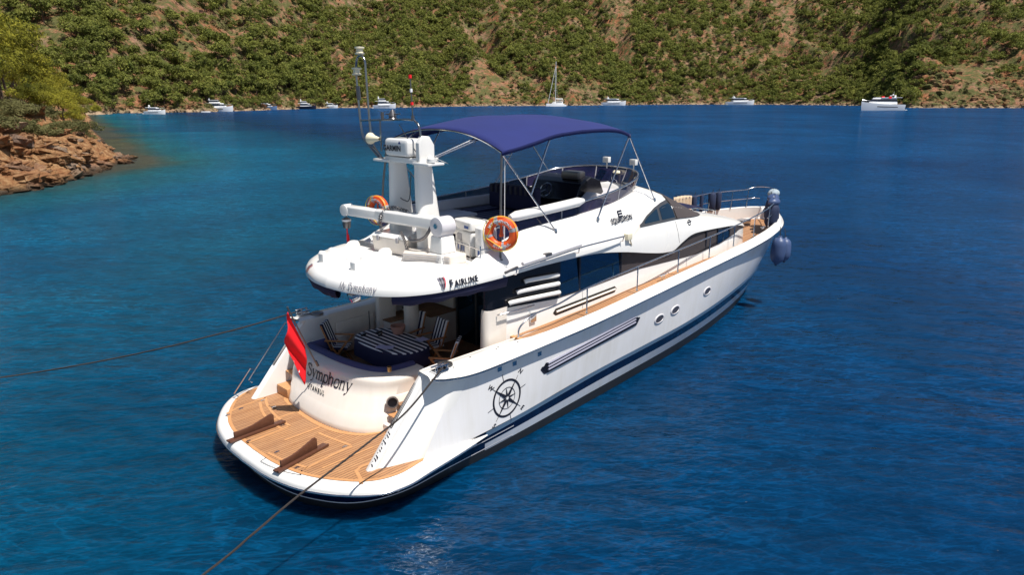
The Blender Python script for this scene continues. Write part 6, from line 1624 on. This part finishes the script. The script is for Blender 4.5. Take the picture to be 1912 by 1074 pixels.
# ---- boats at anchor across the bay
M['farhull'] = simple('far white hull', (.8, .8, .8), .3, var=.04)
M['farnavy'] = simple('far dark hull', (.012, .015, .035), .3)
M['farglass'] = simple('far windows', (.015, .018, .03), .2)
M['farblue'] = simple('far blue stripe', (.12, .2, .35), .4)
def far_yacht(u, v, L, head, label, hullmat='farhull', tiers=2, arch_=True, beam=.27, stripe=None, h=1.0):
    P = unproj(u, v, 0); root = empty('anchored_motor_yacht', P, label, 'yacht', 'boats anchored along the far shore', head)
    B = L*beam/2; H = L*.115*h
    mb = MB(); cols = []
    for x, b_, zs in ((-.5, .86, .72), (-.46, .94, .74), (-.2, 1.0, .78), (.1, .98, .86), (.3, .78, .95), (.43, .4, 1.06), (.5, .02, 1.18)):
        half = [(x*L*(.96 if x > 0 else 1), -B*b_*.72, -.3), (x*L, -B*b_*.9, H*zs*.45), (x*L, -B*b_, H*zs), (x*L, -B*b_*.86, H*zs+.02)]
        cols.append(half+[(a, -b, c) for a, b, c in half[::-1]])
    mb.grid(cols); mb.add(cols[0], [tuple(range(8))]); hl_ = mb.build('hull', hullmat, root, 30)
    mb = MB()
    for sg in (1, -1): mb.grid([[(x*L, (-B*b_*.93-.02)*sg, H*zs*.50), (x*L, (-B*b_*.96-.03)*sg, H*zs*.62)] for x, b_, zs in ((-.3, .97, .76), (0, 1.0, .83), (.2, .92, .9))])
    mb.build('hull_window', 'farglass', hl_, 0)
    def tier(x0, x1, z0, hh, w_, rake, nm, par):
        mb = MB(); a = [(x0*L, -w_*B, z0), (x1*L, -w_*B*.8, z0), (x1*L, w_*B*.8, z0), (x0*L, w_*B, z0)]; b = [((x0+rake*.25)*L, -w_*B*.9, z0+hh), ((x1-rake)*L, -w_*B*.7, z0+hh), ((x1-rake)*L, w_*B*.7, z0+hh), ((x0+rake*.25)*L, w_*B*.9, z0+hh)]
        mb.add(a+b, [(3, 2, 1, 0), (4, 5, 6, 7), (0, 1, 5, 4), (1, 2, 6, 5), (2, 3, 7, 6), (3, 0, 4, 7)]); o = mb.build(nm, 'farhull', par, 25, .12)
        mb = MB(); k = .05
        wz0, wz1 = z0+hh*.42, z0+hh*.80
        def ip(p, q, z): t = (z-z0)/hh; return tuple(p[i]*(1-t)+q[i]*t for i in range(3))
        ex = [(-.04, -.10), (.08, -.10), (.08, .10), (-.04, .10)]
        lo_ = [tuple(c+e*(1 if j < 2 else 0) for j, (c, e) in enumerate(zip(ip(a[i], b[i], wz0), (ex[i][0], ex[i][1], 0)))) for i in range(4)]
        hi_ = [tuple(c+e for c, e in zip(ip(a[i], b[i], wz1), (ex[i][0], ex[i][1], 0))) for i in range(4)]
        mb.add(lo_+hi_, [(0, 1, 5, 4), (1, 2, 6, 5), (2, 3, 7, 6), (3, 0, 4, 7)]); mb.build('window_band', 'farglass', o, 0)
        return o
    t1 = tier(-.30, .30, H*.80, L*.095*h, .78, .13, 'deckhouse', root); z = H*.8+L*.095*h
    mb = MB(); mb.box((-.40*L, -B*.80, z), (.10*L, B*.80, z+.18)); mb.build('flybridge_deck', 'farhull', root, 20, .05)
    z += .18
    if tiers > 1: tier(-.26, .08, z, L*.06*h, .66, .08, 'upper_deckhouse', root); z += L*.06*h
    if tiers > 1: mb = MB(); mb.box((-.30*L, -B*.68, z), (.02*L, B*.68, z+.14)); mb.build('hard_top', 'farhull', root, 20, .04); z += .14
    if arch_:
        mb = MB()
        for sg in (1, -1): mb.prism([(-.26*L, B*.6*sg, z-.8), (-.20*L, B*.6*sg, z-.8), (-.24*L, B*.5*sg, z+L*.035), (-.27*L, B*.5*sg, z+L*.035)], (0, .12, 0))
        mb.box((-.27*L, -B*.52, z+L*.03), (-.235*L, B*.52, z+L*.045)); mb.lathe([(0, 0), (.35, .1), (.38, .4), (0, .7)], (-.25*L, 0, z+L*.04), 8); mb.tube([(-.25*L, .2, z+L*.04), (-.26*L, .2, z+L*.11)], .05, 4); mb.build('radar_arch', 'farhull', root, 30)
    mb = MB(); mb.box((-.56*L, -B*.8, .15), (-.49*L, B*.8, .4)); mb.build('stern_platform', 'farhull', root, 20)
    mb = MB(); mb.tube([(.12*L, -B*.9, H*.9+.9), (.35*L, -B*.62, H*1.0+.9), (.49*L, 0, H*1.18+.8), (.35*L, B*.62, H*1.0+.9), (.12*L, B*.9, H*.9+.9)], .04, 4); mb.build('bow_rail', 'steel', root, 60)
    return root
rr0 = PSI-math.pi/2   # heading that shows the starboard... bow to the right
far_yacht(290, 213, 8.5, rr0+R(8), 'small white cruiser anchored farthest left along the far shore', tiers=1, beam=.36, h=1.7)
far_yacht(408, 208, 14.5, rr0+R(8), 'biggest white yacht in the left half of the far shore, tender astern', tiers=2, beam=.34, h=1.5)
far_yacht(498, 205, 11.5, rr0+R(8), 'white yacht third from the left on the far shore, with a pale blue hull side', 'farblue', tiers=2, beam=.34, h=1.5)
far_yacht(572, 203.5, 11.5, rr0+R(13), 'white and navy yacht, the only one with a dark hull, by the far trees', 'farnavy', tiers=2, beam=.34, h=1.5)
far_yacht(618, 201.5, 8.8, rr0+R(18), 'small white cruiser between the dark-hulled yacht and the radar mast hoop', tiers=1, beam=.36, h=1.75)
far_yacht(718, 202, 14.5, rr0+R(18), 'white three-decked yacht seen between the mast hoop and the red-banded aerial', tiers=2, beam=.34, h=1.6)
far_yacht(1146, 196.5, 21, rr0+R(10), 'white motor yacht just right of the sailing catamaran', tiers=1, beam=.26, h=1.35)
far_yacht(1382, 195.5, 26, rr0+R(8), 'low white motor yacht alone before the dense trees right of centre', tiers=1, beam=.24, h=1.2)
by = far_yacht(1645, 206, 26.5, rr0+R(195), 'large white motor yacht at far right with a red cloth on its top deck', tiers=1, beam=.24, h=1.35)
mb = MB(); mb.box((-3.5, -2.6, 6.3), (-1.6, -2.45, 7.4)); mb.box((-3.5, 2.45, 6.3), (-1.6, 2.6, 7.4)); mb.build('red_cloth', 'red', by, 0)
# tender by the second boat
P = unproj(385, 209.5, 0); mb = MB(); mb.grid([[(x, -w_, .0), (x, -w_, .5), (x, w_, .5), (x, w_, 0)] for x, w_ in ((-2, .8), (0, .9), (1.4, .7), (2.1, .1))]); o = mb.build('tender', 'farhull', None, 40, loc=P, rot=(0, 0, rr0)); tag(o, 'little white tender floating at the stern of the big yacht at left', 'dinghy')
# sailing catamaran
P = unproj(1038, 198, 0); cat = empty('sailing_catamaran', P, 'white sailing catamaran with tall bare mast by the reddish shore', 'catamaran', 'boats anchored along the far shore', rr0+R(205))
for sg in (1, -1):
    mb = MB(); mb.grid([[(x, sg*3.4-w_, -.2), (x, sg*3.4-w_, z), (x, sg*3.4+w_, z), (x, sg*3.4+w_, -.2)] for x, w_, z in ((-7, .7, .9), (-5, .9, 1.5), (0, 1.0, 1.8), (5, .8, 1.95), (7, .1, 2.0))]); mb.build('catamaran_hull', 'farhull', cat, 40)
mb = MB(); mb.box((-5, -3.4, 1.2), (2.5, 3.4, 1.9)); mb.build('bridge_deck', 'farhull', cat, 20, .1)
mb = MB(); mb.prism([(-4.6, -2.8, 1.9), (-4.6, -2.8, 3.6), (1.2, -2.8, 3.4), (2.6, -2.8, 1.9)], (0, 5.6, 0)); ho = mb.build('deckhouse', 'farhull', cat, 20, .15)
mb = MB(); mb.prism([(-3.8, -2.9, 2.5), (-3.8, -2.9, 3.1), (1.4, -2.9, 3.1), (1.9, -2.9, 2.5)], (0, 5.8, 0)); mb.build('window_band', 'farglass', ho, 0)
mb = MB(); mb.box((-5.2, -2.9, 4.3), (-.5, 2.9, 4.45)); mb.tube([(-5, -2.6, 3.5), (-5, -2.6, 4.3)], .05, 4); mb.tube([(-5, 2.6, 3.5), (-5, 2.6, 4.3)], .05, 4); mb.build('hard_top', 'farhull', cat, 20)
mb = MB(); mb.tube([(.5, 0, 1.9), (.5, 0, 33)], .22, 6); mb.tube([(.5, -1.6, 12), (.5, 1.6, 12)], .08, 4); mb.tube([(.5, -1.3, 22), (.5, 1.3, 22)], .08, 4); mb.build('mast', 'farhull', cat, 40)
mb = MB(); mb.tube([(.3, 0, 5.6), (-6, 0, 5.4)], .28, 6); mb.build('boom', 'farhull', cat, 40)
mb = MB(); mb.tube([(.5, 0, 30), (7, 0, 2)], .14, 5); mb.tube([(.5, 0, 33), (.5, 3.3, 2)], .04, 4); mb.tube([(.5, 0, 33), (.5, -3.3, 2)], .04, 4); mb.build('rigging', 'farhull', cat, 40)
